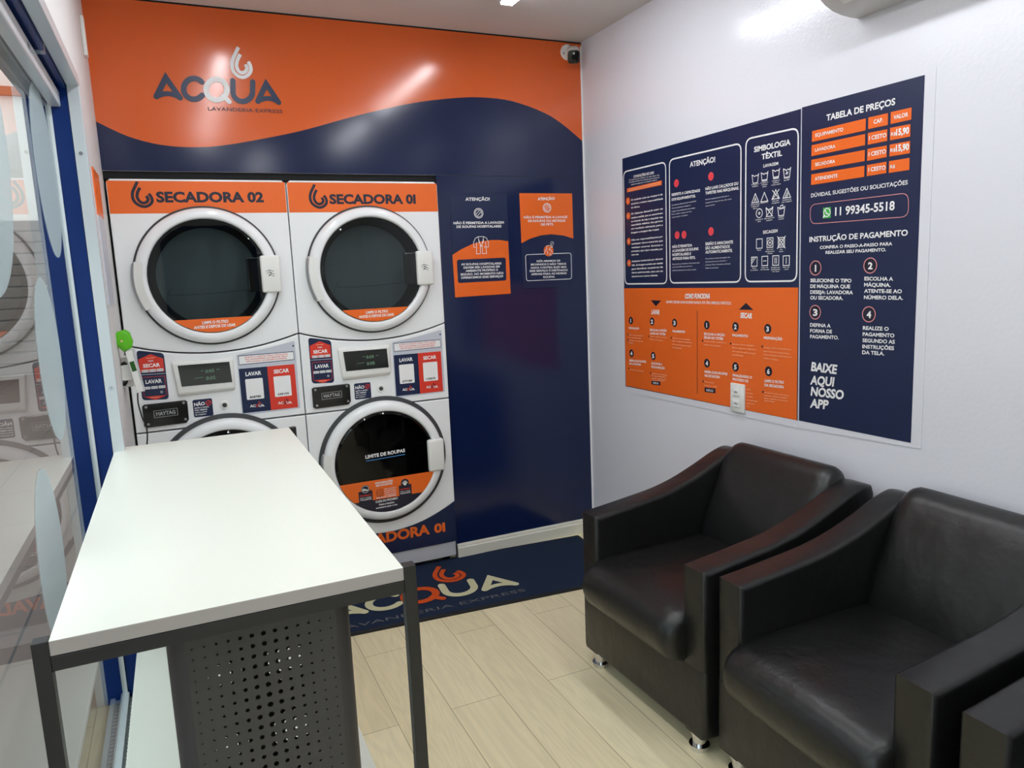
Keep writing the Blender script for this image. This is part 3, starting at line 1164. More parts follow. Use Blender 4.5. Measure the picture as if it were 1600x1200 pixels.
# ================================================================== WALL SIGNS
# word mark on the orange wall
pr = Print((0, 0, 0), (1, 0, 0), (0, 0, 1), (0, -1, 0), step=.0012)
pr.zoom = (220, 50, 6.154)
k_ = (pr.q((1325, 680))-pr.q((150, 622))).length/1175
logo(pr, pr.q, 'navy', 'white', wd=53*k_)
pr.T('LAVANDERIA EXPRESS', (648, 755), (1362, 782), 38, 'navy_dark', 2, 0)
tag(pr.out('logo_lettering'), 'navy and white laundry logo with a drop on the orange wall', 'sign')


def prohibit(pr, c, r, m):
    pr.ring(c, r, r*.14, m, 3)
    pr.ring(c, r*.74, r*.10, m, 3)
    for s in (-.16, .16):
        pr.stroke([(c[0]-r*.5-s*r, c[1]-r*.45+s*r), (c[0]+r*.45-s*r, c[1]+r*.5+s*r)], r*.11, m, 3)


ZN = (690, 290, 6.314)
pr = Print((0, 0, 0), (1, 0, 0), (0, 0, 1), (0, -1, 0)); pr.zoom = ZN
pr.slab([pr.q(p) for p in ((80, 84), (640, 80), (680, 1065), (133, 1103))], 'navy', .002)
pr.lift = .002
pr.poly([pr.q(p) for p in ((105, 685), (150, 655), (200, 625), (300, 578), (400, 548), (500, 537), (580, 538), (655, 550), (680, 1065), (133, 1103))], 'orange', 1)
pr.poly(pr.rr([pr.q(p) for p in ((148, 732), (630, 710), (637, 936), (160, 962))], .012), 'navy', 2)
nl = tag(pr.out('wall_notice'), 'navy notice with an orange lower half and a white jacket drawing, beside the dryer', 'sign')
pr = Print((0, 0, 0), (1, 0, 0), (0, 0, 1), (0, -1, 0), lift=.003); pr.zoom = ZN
pr.T('ATENÇÃO!', (232, 150), (472, 148), 32, bold=.035)
prohibit(pr, pr.q((362, 273)), .023, 'white')
for s, a, c, h in (('NÃO É PERMITIDA A LAVAGEM', (115, 382), (612, 375), 24), ('DE ROUPAS HOSPITALARES', (145, 418), (588, 412), 24),
                   ('AS ROUPAS HOSPITALARES', (190, 787), (588, 777), 21), ('DEVEM SER LAVADAS EM', (215, 820), (570, 808), 21),
                   ('AMBIENTE PRÓPRIO E', (235, 852), (553, 840), 21), ('SEGURO. NO MOMENTO NÃO', (185, 887), (607, 872), 21),
                   ('OFERECEMOS ESSE SERVIÇO!', (190, 920), (604, 903), 21)):
    pr.T(s, a, c, h, bold=.04)
for ln in (((330, 610), (315, 608), (312, 560), (330, 520), (355, 505), (412, 503), (440, 518), (458, 555), (460, 605), (440, 606)),
           ((340, 560), (342, 675), (380, 672), (378, 580), (355, 505)), ((430, 555), (440, 670), (400, 672), (396, 580), (412, 503)),
           ((378, 580), (388, 600), (396, 580)), ((415, 605), (428, 604)), ((362, 530), (365, 560), (378, 572)), ((410, 530), (408, 560), (396, 572))):
    pr.stroke([pr.q(p) for p in ln], .0026, 'white', 3)
pr.out('notice_lettering', nl)

pr = Print((0, 0, 0), (1, 0, 0), (0, 0, 1), (0, -1, 0)); pr.zoom = ZN
pr.slab([pr.q(p) for p in ((765, 75), (1285, 78), (1305, 1000), (805, 1012))], 'navy', .002)
pr.lift = .002
pr.poly([pr.q(p) for p in ((765, 75), (1285, 78), (1297, 522), (1200, 492), (1080, 480), (980, 490), (870, 525), (785, 570))], 'orange', 1)
pr.stroke(pr.rr([pr.q(p) for p in ((825, 682), (1275, 665), (1280, 920), (835, 940))], .014), .0028, 'white', 2, closed=True)
pr.disc(pr.q((1053, 643)), .0285, 'orange', 3)
nr = tag(pr.out('wall_notice'), 'notice with orange upper half and a dog in an orange circle', 'sign')
pr = Print((0, 0, 0), (1, 0, 0), (0, 0, 1), (0, -1, 0), lift=.0035); pr.zoom = ZN
prohibit(pr, pr.q((1036, 220)), .022, 'white')
pr.ring(pr.q((1086, 570)), .009, .0016, 'white', 3, 20)
pr.stroke([pr.q((1076, 582)), pr.q((1096, 558))], .0014, 'white', 3)
for s, a, c, h in (('ATENÇÃO!', (945, 145), (1112, 140), 27), ('NÃO É PERMITIDA A LAVAGE', (808, 325), (1238, 320), 23), ('DE ROUPAS OU ARTIGOS', (850, 360), (1217, 357), 23),
                   ('DE PETS.', (978, 395), (1102, 392), 23), ('NÓS AMAMOS OS', (935, 755), (1166, 749), 19), ('BICHINHOS E NÃO TEMOS', (877, 788), (1225, 780), 19),
                   ('NADA CONTRA ELES! MAS', (877, 820), (1228, 811), 19), ('ESSE SERVIÇO É DESTINADO', (866, 852), (1241, 841), 19),
                   ('APENAS PARA AS NOSSAS', (880, 884), (1229, 872), 19), ('ROUPAS.', (1000, 912), (1115, 907), 19)):
    pr.T(s, a, c, h, bold=.04)
for ln in (((1012, 668), (1018, 640), (1035, 620), (1030, 600), (1048, 590), (1075, 592), (1092, 605), (1070, 612), (1062, 635), (1080, 640), (1086, 668)),
           ((1028, 640), (1045, 655), (1040, 675)), ((1062, 635), (1052, 625)), ((1070, 668), (1060, 680), (1080, 685))):
    pr.stroke([pr.q(p) for p in ln], .0024, 'white', 3)
pr.out('notice_lettering', nr)


# ---- the two large posters on the right wall
def RW(lift=0):
    return Print((0, 0, 0), (0, -1, 0), (0, 0, 1), (-1, 0, 0), lift=lift)


ZA, ZB, ZC, ZD = (960, 190, 4.443), (960, 430, 4.8), (1240, 110, 4.136), (1240, 370, 3.636)
pr = RW()
qd = [pr.q(p) for p in ((973, 248), (1252.5, 170), (1247, 657), (978, 603.5))]
grow = .028
pr.slab([qd[0]+Vector((-.006, .006)), qd[1]+Vector((-.001, .006)), qd[2]+Vector((-.001, -grow)), qd[3]+Vector((-.006, -grow))], 'wall', .002)
rules = tag(pr.out('wall_poster'), 'wide navy and orange rules poster with three rounded boxes above the armchairs', 'poster')
pr = RW(.002)
pr.poly(qd, 'navy', 1)
pr.out('poster_background', rules)

# usage box
pr = RW(.003); pr.zoom = ZA
pr.stroke(pr.rr([pr.q(p) for p in ((67, 350), (360, 280), (368, 1124), (78, 1127))], .03), .006, 'white', 1, closed=True)
pr.poly([pr.q(p) for p in ((92, 465), (333, 408), (333, 440), (92, 492))], 'orange', 1)
pu = pr.out('usage_box', rules)
pr = RW(.003); pr.zoom = ZA
pr.T('CONDIÇÕES DE USO', (138, 390), (280, 362), 17, bold=.035)
for s, a, c in (('O cliente ao utilizar os serviços de', (106, 410), (316, 374)), ('lavanderia self-service declara estar ciente de', (106, 425), (318, 390)), ('todas as seguintes condições abaixo', (120, 441), (300, 408))):
    pr.T(s, a, c, 8, bold=.01)
pr.stroke([pr.q((105, 472)), pr.q((325, 420))], .0022, 'pale', 2)
pr.stroke([pr.q((105, 482)), pr.q((325, 432))], .0022, 'pale', 2)
pr.out('usage_lettering', pu)
CLAUSES = (('O cuidado com as roupas é da', (121, 550), (340, 510)), ('exclusiva e inteira responsabilidade', (121, 577), (342, 540)), ('do cliente.', (121, 603), (182, 594)),
                ('O cliente deverá usar as', (121, 647), (341, 609)), ('cestas-medida que se encontram', (121, 674), (341, 640)), ('no interior da loja e respeitar sua', (121, 699), (341, 668)),
                ('capacidade máxima. Isso garante', (121, 724), (341, 694)), ('um resultado otimizado para a', (121, 750), (341, 722)), ('lavagem e secagem das roupas.', (121, 777), (316, 752)),
                ('Não nos responsabilizamos por', (123, 828), (341, 803)), ('quaisquer danos materiais que', (123, 854), (341, 832)), ('venham ocorrer durante o', (123, 880), (341, 861)),
                ('processo, que sejam causadas por', (123, 905), (341, 889)), ('mau uso.', (123, 930), (175, 925)),
                ('Ambiente monitorado por câmeras', (125, 976), (341, 957)), ('24h. As imagens podem ser usadas', (125, 1003), (341, 987)), ('para identificar causadores de', (125, 1029), (341, 1014)),
                ('danos patrimoniais, mau uso ou', (125, 1054), (341, 1042)), ('transtornos a outros clientes.', (125, 1080), (307, 1072)))
for k, p in enumerate(((99, 552), (101, 655), (104, 832), (106, 982))):
    pr = RW(.003); pr.zoom = ZA
    pr.disc(pr.q(p), .0165, 'orange', 1)
    w_ = 1 if k == 0 else 3
    pr.T(str(k+1), (p[0]-w_, p[1]+8), (p[0]+w_, p[1]+7), 16, bold=.03, L=3)
    for s, a, c in CLAUSES[(0, 3, 9, 14)[k]:(3, 9, 14, 19)[k]]:
        pr.T(s, a, c, 12, bold=.04)
    pr.out('usage_clause', pu)

# attention box
pr = RW(.003); pr.zoom = ZA
pr.stroke(pr.rr([pr.q(p) for p in ((386, 266), (884, 150), (880, 1113), (391, 1120))], .03), .006, 'white', 1, closed=True)
pa = pr.out('attention_box', rules)
pr = RW(.003); pr.zoom = ZA
pr.T('ATENÇÃO!', (529, 316), (705, 279), 36, bold=.035)
pr.out('attention_heading', pa)
HEADS = (('RESPEITE A CAPACIDADE', (403, 517), (600, 486), 18), ('DOS EQUIPAMENTOS.', (403, 550), (568, 524), 18),
                   ('NÃO LAVE CALÇADOS OU', (637, 477), (865, 438), 20), ('TAPETES NAS MÁQUINAS.', (637, 507), (870, 470), 20),
                   ('NÃO É PERMITIDA', (407, 878), (545, 866), 18), ('A LAVAGEM DE ROUPAS', (407, 906), (588, 891), 18), ('HOSPITALARES E', (407, 933), (537, 925), 18), ('ARTIGOS PARA PETS.', (407, 961), (567, 952), 18),
                   ('SABÃO E AMACIANTE', (637, 858), (828, 845), 20), ('SÃO ALIMENTADOS', (637, 888), (806, 876), 20), ('AUTOMATICAMENTE.', (637, 916), (825, 904), 20))
BODY = (('Os cestos-medida possuem capacidade', (403, 585), (572, 555)), ('ideal para garantir a lavagem e', (403, 606), (535, 584)), ('secagem de qualidade das suas roupas.', (403, 628), (566, 602)),
                ('Favor utilizar roupas com até', (403, 648), (540, 627)), ('comprometer o resultado.', (403, 669), (515, 652)),
                ('Nossos equipamentos são para a', (637, 546), (800, 518)), ('lavagem de roupas do dia a dia, cama,', (637, 568), (818, 540)), ('mesa e banho.', (637, 590), (704, 580)),
                ('Nós amamos os bichinhos e não temos nada', (407, 994), (596, 983)), ('contra eles! Mas esse serviço é', (407, 1014), (545, 1006)), ('destinado apenas para as nossas roupas.', (407, 1037), (573, 1030)),
                ('Os produtos usados na lavagem são', (637, 956), (808, 945)), ('dimensionados para otimizar o', (637, 978), (785, 968)), ('processo. Não é necessário adicionar', (637, 999), (812, 990)), ('sabão ou amaciante.', (637, 1021), (730, 1017)))
for dots, h0, h1, b0, b1 in ((((435, 428),), 0, 2, 0, 5), (((675, 380),), 2, 4, 5, 8), (((440, 788), (488, 785)), 4, 8, 8, 11), (((675, 762),), 8, 11, 11, 15)):
    pr = RW(.003); pr.zoom = ZA
    for p in dots:
        c = pr.q(p)
        pr.disc(c, .0165, 'pinkred', 1)
        pr.ring(c, .009, .0018, 'red', 3, 20)
        pr.stroke([c+Vector((-.006, -.006)), c+Vector((.006, .006))], .0018, 'red', 3)
    for s, a, c, h in HEADS[h0:h1]:
        pr.T(s, a, c, h, bold=.045)
    for s, a, c in BODY[b0:b1]:
        pr.T(s, a, c, 9, 'greyprint', bold=.02)
    pr.out('attention_rule', pa)

# symbols box
pr = RW(.003); pr.zoom = ZA
pr.stroke(pr.rr([pr.q(p) for p in ((918, 122), (1282, 43), (1270, 1106), (913, 1111))], .03), .006, 'white', 1, closed=True)
sw = .0028


def ico(c, pts, s=1, closed=False):
    o = pr.q(c)
    pr.stroke([o+Vector((x*s, y*s)) for x, y in pts], sw, 'white', 1, closed=closed, cap=False)


TUB = ((-.017, .015), (-.012, -.015), (.012, -.015), (.017, .015), (.010, .009), (.004, .012), (-.003, .008), (-.009, .012))
for p in ((983, 397), (1047, 382), (1127, 362), (1203, 355)):
    ico(p, TUB, 1, True)
for p in ((1047, 382), (1127, 362)):
    ico((p[0], p[1]+22), ((-.013, 0), (.013, 0)))
ico((1127, 388), ((-.013, -.003), (.013, -.003)))
ico((1203, 357), ((-.006, -.004), (-.001, .004), (.001, -.004), (.006, .004)))
TRI = ((-.018, -.014), (.018, -.014), (0, .018))
for p in ((983, 535), (1046, 527), (1125, 508), (1202, 500)):
    ico(p, TRI, 1, True)
ico((983, 538), ((-.006, -.010), (0, .004), (.006, -.010)))
ico((1125, 508), ((-.017, -.016), (.017, .018)))
ico((1125, 508), ((.017, -.016), (-.017, .018)))
ico((1202, 503), ((-.008, -.012), (.003, .008)))
ico((1202, 503), ((0, -.012), (.006, .002)))
o = pr.q((1011, 636)); pr.ring(o, .016, sw, 'white', 1); pr.ring(o, .004, sw, 'white', 1)
ico((1081, 628), TUB, 1, True); ico((1081, 628), ((-.017, -.016), (.017, .018))); ico((1081, 628), ((.017, -.016), (-.017, .018)))
ico((1163, 622), TUB, 1, True); ico((1165, 603), ((-.010, -.004), (-.004, .010), (.006, .012), (.008, .002), (0, -.002)))
SQ = ((-.015, -.017), (.015, -.017), (.015, .017), (-.015, .017))
for p in ((1011, 847), (1085, 840), (1164, 838), (976, 972), (1049, 967), (1125, 964), (1198, 965)):
    ico(p, SQ, 1, True)
o = pr.q((1085, 840)); pr.ring(o, .011, sw, 'white', 1); pr.ring(o, .003, sw, 'white', 1)
o = pr.q((1164, 838)); pr.ring(o, .011, sw, 'white', 1)
ico((1164, 838), ((-.020, -.022), (.020, .022))); ico((1164, 838), ((.020, -.022), (-.020, .022)))
ico((976, 972), ((-.015, .002), (-.002, .017))); ico((976, 972), ((-.015, -.008), (.008, .017)))
ico((1049, 967), ((-.009, 0), (.009, 0)))
ico((1125, 964), ((-.004, -.011), (-.004, .011))); ico((1125, 964), ((.004, -.011), (.004, .011)))
ico((1198, 965), ((0, -.011), (0, .011)))
py = pr.out('symbols_box', rules)
pr = RW(.003); pr.zoom = ZA
pr.T('SIMBOLOGIA', (975, 213), (1228, 160), 38, bold=.035)
pr.T('TÊXTIL', (1027, 263), (1170, 236), 38, bold=.035)
pr.T('LAVAGEM', (1040, 319), (1143, 300), 22, bold=.03)
pr.T('SECAGEM', (1037, 779), (1138, 768), 22, bold=.03)
for x, y, ls in ((983, 438, ('Lavagem à', 'máquina')), (1047, 426, ('Lavagem à', 'máquina', 'suave')), (1127, 412, ('Lavagem à', 'máquina', 'muito suave')), (1203, 395, ('Lavagem', 'até 40°')),
                 (983, 578, ('Alvejamento', 'à base de', 'cloro')), (1046, 565, ('Alvejante',)), (1125, 553, ('Não usar', 'alvejante')), (1202, 545, ('Alvejamento', 'sem oxigênio')),
                 (1011, 682, ('Limpeza a', 'seco')), (1081, 673, ('Não lavar em', 'máquina')), (1163, 665, ('Lavagem', 'manual')),
                 (1011, 895, ('Secar',)), (1085, 890, ('Secar em', 'temperatura', 'mínima')), (1164, 890, ('Não', 'secar')),
                 (976, 1020, ('Secar', 'na sombra')), (1049, 1016, ('Secar na', 'horizontal')), (1125, 1015, ('Secagem por', 'gotejamento', 'em varal')), (1198, 1014, ('Secar em', 'varal'))):
    for k, s in enumerate(ls):
        hw = len(s)*2.9
        sl = -.16 if y < 700 else -.04
        pr.T(s, (x-hw, y+14*k-hw*sl), (x+hw, y+14*k+hw*sl), 8, bold=.02)
pr.out('symbols_lettering', py)

# how-it-works panel
pr = RW(.003); pr.zoom = ZB
pr.poly([pr.q(p) for p in ((75, 98), (1383, 92), (1372, 1087), (90, 828))], 'orange', 0)
pr.poly([pr.q(p) for p in ((277, 187), (355, 190), (316, 233))], 'navy_dark', 1)
pr.poly([pr.q(p) for p in ((938, 258), (1048, 260), (992, 207))], 'navy_dark', 1)
pr.stroke([pr.q((626, 265)), pr.q((627, 890))], .003, 'navy_dark', 1, cap=False)
NUM = ((128, 340, 28, '1'), (287, 347, 30, '2'), (456, 357, 31, '3'), (133, 585, 29, '4'), (296, 605, 30, '5'),
       (698, 373, 33, '1'), (913, 386, 35, '2'), (1155, 402, 37, '3'), (699, 659, 33, '4'), (913, 687, 35, '5'), (1161, 720, 37, '6'))
pw = pr.out('instructions_panel', rules)
pr = RW(.003); pr.zoom = ZB
pr.T('COMO FUNCIONA', (533, 174), (722, 174), 36, bold=.05, shear=.15)
pr.T('LAVAR E SECAR SUAS ROUPAS NUNCA FOI TÃO SIMPLES E PRÁTICO.', (394, 208), (882, 220), 19, bold=.03, shear=.15)
pr.T('LAVAR', (283, 290), (343, 293), 34, bold=.05, shear=.15)
pr.T('SECAR', (949, 318), (1038, 324), 39, bold=.05, shear=.15)
pr.out('instructions_heading', pw)
DOTS = ((107, 443), (107, 483), (263, 457), (433, 469), (666, 491), (877, 512), (1114, 535), (112, 700), (276, 732), (671, 796), (879, 828), (1120, 874))
HEADS = (('PREPARAÇÃO', (112, 402), (190, 407), 15), ('ESCOLHA A OPÇÃO', (272, 417), (397, 424), 17), ('LAVAR NO TOTEM', (272, 443), (388, 451), 17), ('PAGAMENTO', (442, 427), (535, 433), 17),
                   ('INSIRA SUAS ROUPAS', (117, 646), (243, 657), 17), ('NA LAVADORA', (117, 669), (205, 678), 16), ('SELECIONE A', (282, 668), (363, 676), 17), ('PROGRAMAÇÃO', (282, 694), (383, 706), 17),
                   ('ESCOLHA A OPÇÃO', (678, 448), (833, 458), 19), ('SECAR NO TOTEM', (678, 475), (820, 486), 19), ('PAGAMENTO', (889, 457), (1007, 466), 19), ('PREPARAÇÃO', (1127, 478), (1265, 488), 20),
                   ('INSIRA SUAS ROUPAS', (682, 731), (853, 750), 19), ('NA SECADORA', (682, 760), (798, 773), 19), ('FINALIZANDO O', (893, 757), (1037, 776), 19), ('PROCESSO DE', (893, 787), (1010, 804), 19),
                   ('LIMPE O FILTRO', (1132, 800), (1277, 813), 20), ('DA SECADORA', (1132, 832), (1277, 848), 20))
BODY = (('Separe suas roupas por', (114, 450), (220, 458)), ('cor e tipo de tecido', (114, 470), (205, 477)), ('Coloque no cesto de', (114, 492), (218, 500)), ('medida', (114, 510), (145, 513)),
                ('Vá até o totem e escolha o', (270, 462), (405, 472)), ('número da máquina', (270, 484), (370, 494)),
                ('Selecione a forma desejada e', (440, 475), (577, 487)), ('efetue o pagamento digitando o', (440, 496), (588, 510)), ('valor exato do seu(s) serviço(s)', (440, 520), (580, 537)), ('escolhido(s)', (440, 545), (508, 553)),
                ('Vá até o totem e selecione o', (676, 498), (843, 511)), ('número da secadora', (676, 524), (800, 536)),
                ('Selecione a forma desejada e', (888, 520), (1057, 533)), ('efetue o pagamento digitando o', (888, 546), (1069, 562)), ('valor exato do seu(s) serviço(s)', (888, 573), (1063, 592)), ('escolhido(s)', (888, 599), (970, 608)),
                ('Cheque o filtro da secadora na', (1126, 545), (1331, 561)), ('parte frontal do equipamento.', (1126, 573), (1322, 592)), ('Caso necessário, limpe para um', (1126, 598), (1333, 618)), ('melhor resultado.', (1126, 625), (1237, 640)),
                ('Na porta e feche bem', (122, 710), (222, 724)), ('Selecione na máquina', (285, 740), (400, 753)), ('de sua preferência e', (285, 757), (393, 769)), ('aperte o botão para', (285, 775), (393, 787)), ('abrir e iniciar', (285, 792), (380, 797)),
                ('Feche a porta', (680, 802), (752, 811)), ('Pressione o botão', (680, 829), (775, 841)),
                ('após o fim', (995, 858), (1026, 862)), ('removendo', (995, 886), (1042, 892)), ('tudo para', (995, 911), (1042, 917)), ('não amarrotar', (995, 938), (1079, 950)), ('quente ou', (995, 962), (1056, 970)), ('frio', (995, 986), (1018, 989)),
                ('Ao final do ciclo, para que o', (1130, 882), (1315, 907)), ('próximo cliente também', (1130, 905), (1301, 925)), ('possa usufruir de uma boa', (1130, 925), (1305, 947)), ('experiência.', (1130, 943), (1208, 953)))
# which heading lines, body lines and bullets belong to each numbered step
PLAN = ((0, 1, 0, 4, (0, 1)), (1, 3, 4, 6, (2,)), (3, 4, 6, 10, (3,)), (4, 6, 20, 21, (7,)), (6, 8, 21, 25, (8,)),
        (8, 10, 10, 12, (4,)), (10, 11, 12, 16, (5,)), (11, 12, 16, 20, (6,)), (12, 14, 25, 27, (9,)), (14, 16, 27, 33, (10,)), (16, 18, 33, 37, (11,)))
for k, (x, y, r, s) in enumerate(NUM):
    pr = RW(.003); pr.zoom = ZB
    a, c = pr.q((x, y)), pr.q((x, y-r))
    pr.disc(a, (c-a).length, 'navy_dark', 1)
    w_ = .09 if s == '1' else .28
    pr.T(s, (x-r*w_, y+r*.5), (x+r*w_, y+r*.52), r*1.0, bold=.05, L=3)
    h0, h1, b0, b1, dt = PLAN[k]
    for p in dt:
        pr.disc(pr.q(DOTS[p]), .0045, 'navy_dark', 1, 12)
    for s, a, c, h in HEADS[h0:h1]:
        pr.T(s, a, c, h, bold=.045)
    for s, a, c in BODY[b0:b1]:
        pr.T(s, a, c, 10, 'pale', bold=.02)
    if k == 4:
        pr.poly([pr.q(p) for p in ((283, 790), (350, 797), (350, 826), (283, 818))], 'navy_dark', 2.5)
        pr.T('INÍCIO', (295, 812), (338, 818), 13, bold=.03, L=3)
    if k == 8:
        pr.poly([pr.q(p) for p in ((682, 840), (763, 850), (763, 884), (682, 874))], 'navy_dark', 2.5)
        pr.T('INÍCIO', (696, 868), (747, 875), 16, bold=.03, L=3)
    pr.out('instruction_step', pw)

# price poster
pr = RW()
qd = [pr.q(p) for p in ((1254, 168), (1446, 117), (1424, 692), (1249, 657))]
pr.slab([qd[0]+Vector((.000, .006)), qd[1]+Vector((.034, .012)), qd[2]+Vector((.034, -.012)), qd[3]+Vector((.000, -grow))], 'wall', .002)
prices = tag(pr.out('wall_poster'), 'tall navy price list poster with a phone number, right of the rules poster', 'poster')
pr = RW(.002)
pr.poly(qd, 'navy', 1)
pr.out('poster_background', prices)
CELLS = (((125, 393), (472, 311), (470, 388), (123, 463)), ((488, 305), (615, 276), (614, 353), (487, 380)), ((633, 270), (768, 240), (766, 318), (632, 347)),
           ((122, 484), (468, 411), (467, 483), (120, 555)), ((485, 405), (611, 380), (610, 455), (484, 481)), ((629, 372), (760, 347), (759, 427), (628, 453)),
           ((120, 578), (466, 514), (464, 586), (118, 647)), ((482, 508), (608, 485), (606, 560), (480, 585)), ((626, 480), (758, 456), (757, 535), (624, 557)),
           ((119, 672), (463, 616), (461, 688), (118, 741)), ((479, 612), (605, 590), (604, 663), (477, 684)), ((622, 587), (754, 565), (753, 643), (620, 663)))
PRICES = (('TABELA DE PREÇOS', (217, 326), (662, 221), 40, .035), ('EQUIPAMENTO', (147, 431), (327, 392), 23, .03), ('LAVADORA', (145, 526), (276, 500), 22, .03), ('SECADORA', (145, 619), (274, 597), 22, .03), ('ATENDENTE', (143, 712), (290, 690), 22, .03),
                       ('CAP.', (523, 346), (583, 333), 27, .03), ('VALOR', (652, 318), (747, 296), 27, .03), ('I CESTO', (494, 451), (606, 430), 27, .03), ('I CESTO', (491, 555), (603, 536), 27, .03), ('I CESTO', (489, 655), (600, 640), 27, .03),
                       ('R$', (635, 424), (668, 418), 22, .03), ('15,90', (669, 421), (752, 406), 42, .05), ('R$', (632, 528), (665, 522), 22, .03), ('15,90', (667, 524), (752, 512), 42, .05), ('R$', (630, 634), (662, 629), 22, .03))
pr = RW(.003); pr.zoom = ZC
pr.T(*PRICES[0][:4], bold=PRICES[0][4])
pt = pr.out('price_heading', prices)
for k, ids in enumerate(((1, 5, 6), (2, 7, 10, 11), (3, 8, 12, 13), (4, 9, 14))):
    pr = RW(.003); pr.zoom = ZC
    for q4 in CELLS[3*k:3*k+3]:
        pr.poly([pr.q(p) for p in q4], 'orange', 1)
    row = pr.out('price_row', prices)
    pr = RW(.0036); pr.zoom = ZC
    for i in ids:
        s, a, c, h, bd = PRICES[i]
        pr.T(s, a, c, h, bold=bd)
    pr.out('row_lettering', row)
pr = RW(.003); pr.zoom = ZC
pr.stroke(pr.rr([pr.q(p) for p in ((112, 868), (748, 791), (747, 945), (113, 993))], .025), .002, 'pink', 1, closed=True)
pr.poly([pr.q(p) for p in ((195, 888), (245, 883), (245, 952), (195, 957))], 'green', 1)
o = pr.q((221, 918))
pr.ring(o, .0135, .003, 'white', 2, 24)
pr.poly([o+Vector(p) for p in ((-.013, -.004), (-.017, -.017), (-.005, -.012))], 'white', 2)
pr.stroke([o+Vector(p) for p in ((-.006, .006), (-.004, 0), (0, -.004), (.006, -.006))], .004, 'white', 2)
pc = pr.out('contact_box', prices)
pr = RW(.003); pr.zoom = ZC
pr.T('DÚVIDAS, SUGESTÕES OU SOLICITAÇÕES', (118, 821), (743, 736), 25, bold=.02)
pr.T('11 99345-5518', (273, 938), (658, 900), 54, bold=.03)
pr.out('contact_lettering', pc)
pr = RW(.003); pr.zoom = ZD
STEP = ((129, 177, 40, '1'), (440, 163, 43, '2'), (127, 428, 39, '3'), (432, 440, 43, '4'))
pr.zoom = ZC
pr.T('INSTRUÇÃO DE PAGAMENTO', (107, 1109), (743, 1066), 34, bold=.03)
pr.T('CONFIRA O PASSO-A-PASSO PARA', (175, 1154), (643, 1130), 20, bold=.04)
pr.T('REALIZAR SEU PAGAMENTO.', (212, 1186), (603, 1168), 20, bold=.04)
pr.out('payment_heading', prices)
LINES = (('SELECIONE O TIPO', (100, 257), (333, 259), 20), ('DE MÁQUINA QUE', (99, 290), (326, 292), 20), ('DESEJA: LAVADORA', (99, 323), (342, 326), 20), ('OU SECADORA.', (99, 355), (285, 358), 20),
                   ('ESCOLHA A', (407, 247), (570, 249), 21), ('MÁQUINA.', (405, 282), (556, 284), 21), ('ATENTE-SE AO', (405, 317), (620, 320), 21), ('NÚMERO DELA.', (404, 353), (626, 357), 21),
                   ('DEFINA A', (98, 509), (215, 515), 20), ('FORMA DE', (98, 542), (223, 548), 20), ('PAGAMENTO.', (98, 575), (260, 582), 20),
                   ('REALIZE O', (398, 527), (545, 533), 21), ('PAGAMENTO', (397, 562), (577, 571), 21), ('SEGUNDO AS', (396, 597), (580, 607), 21), ('INSTRUÇÕES', (395, 632), (575, 643), 21), ('DA TELA.', (394, 665), (520, 673), 21))
for k, (x, y, r, s) in enumerate(STEP):
    pr = RW(.003); pr.zoom = ZD
    a, c = pr.q((x, y)), pr.q((x, y-r))
    pr.disc(a, (c-a).length-.002, 'navy_dark', .3)
    pr.ring(a, (c-a).length, .003, 'pink', 2)
    sp = pr.out('payment_step', prices)
    pr = RW(.003); pr.zoom = ZD
    w_ = 4 if s == '1' else 13
    pr.T('I' if s == '1' else s, (x-w_, y+19), (x+w_, y+20), 38, bold=.045)
    for s, a, c, h in LINES[(0, 4, 8, 11)[k]:(4, 8, 11, 16)[k]]:
        pr.T(s, a, c, h, bold=.045)
    pr.out('step_lettering', sp)
pr = RW(.003); pr.zoom = ZD
for s, a, c, h in (('BAIXE', (103, 759), (248, 778), 50), ('AQUI', (98, 836), (232, 848), 50), ('NOSSO', (101, 899), (287, 923), 50), ('APP', (97, 967), (200, 978), 50)):
    pr.T(s, a, c, h, bold=.045, shear=.12)
pr.out('app_lettering', prices)

# small poster on the left wall beside the machines, reflections painted into its colours
b = NB()
box(b, XL, XL+.004, -.50, -.27, 1.39, 1.70, mi=1)
box(b, XL, XL+.004, -.50, -.27, 1.70, 1.86, mi=0)
lpz = tag(obj('wall_notice', b, ['orange', 'greyprint']), 'narrow notice with painted orange reflection on the left wall beside the dryer, seen edge on', 'sign')
b = NB()
box(b, XL, XL+.012, -.19, -.15, 2.30, 2.44, .003)
tag(obj('junction_box', b, 'plastic_white'), 'small white box high on the left wall by the ceiling corner', 'box')

# ================================================================== OUTLET, CAMERA, AIR CONDITIONER
t = thing('power_outlet', 'white double power outlet over the lower edge of the rules poster', 'outlet', (-.003, -1.168, .858))
b = NB()
box(b, -.013, -.003, -1.209, -1.129, .856, .971, .004, 2)
obj('cover_plate', b, 'plastic_white', t, smooth=True)
for z in (.936, .890):
    b = NB()
    box(b, -.0165, -.012, -1.184, -1.148, z-.014, z+.014, .002)
    sk = obj('socket', b, 'plastic_white', t)
    b = NB()
    hx = [(-.0168, -1.166+.013*math.cos(a), z-.002+.009*math.sin(a)) for a in [R(d) for d in (0, 30, 60, 90, 120, 150, 180)]]
    prism(b, hx, (-.0004, 0, 0))
    obj('socket_recess', b, 'enamel_grey', sk)
    for dy in (-.006, 0, .006):
        b = NB()
        cyl(b, (-.0171, -1.166+dy, z+.001), (-.0176, -1.166+dy, z+.001), .0016, n=8)
        obj('pin_hole', b, 'gasket', sk)

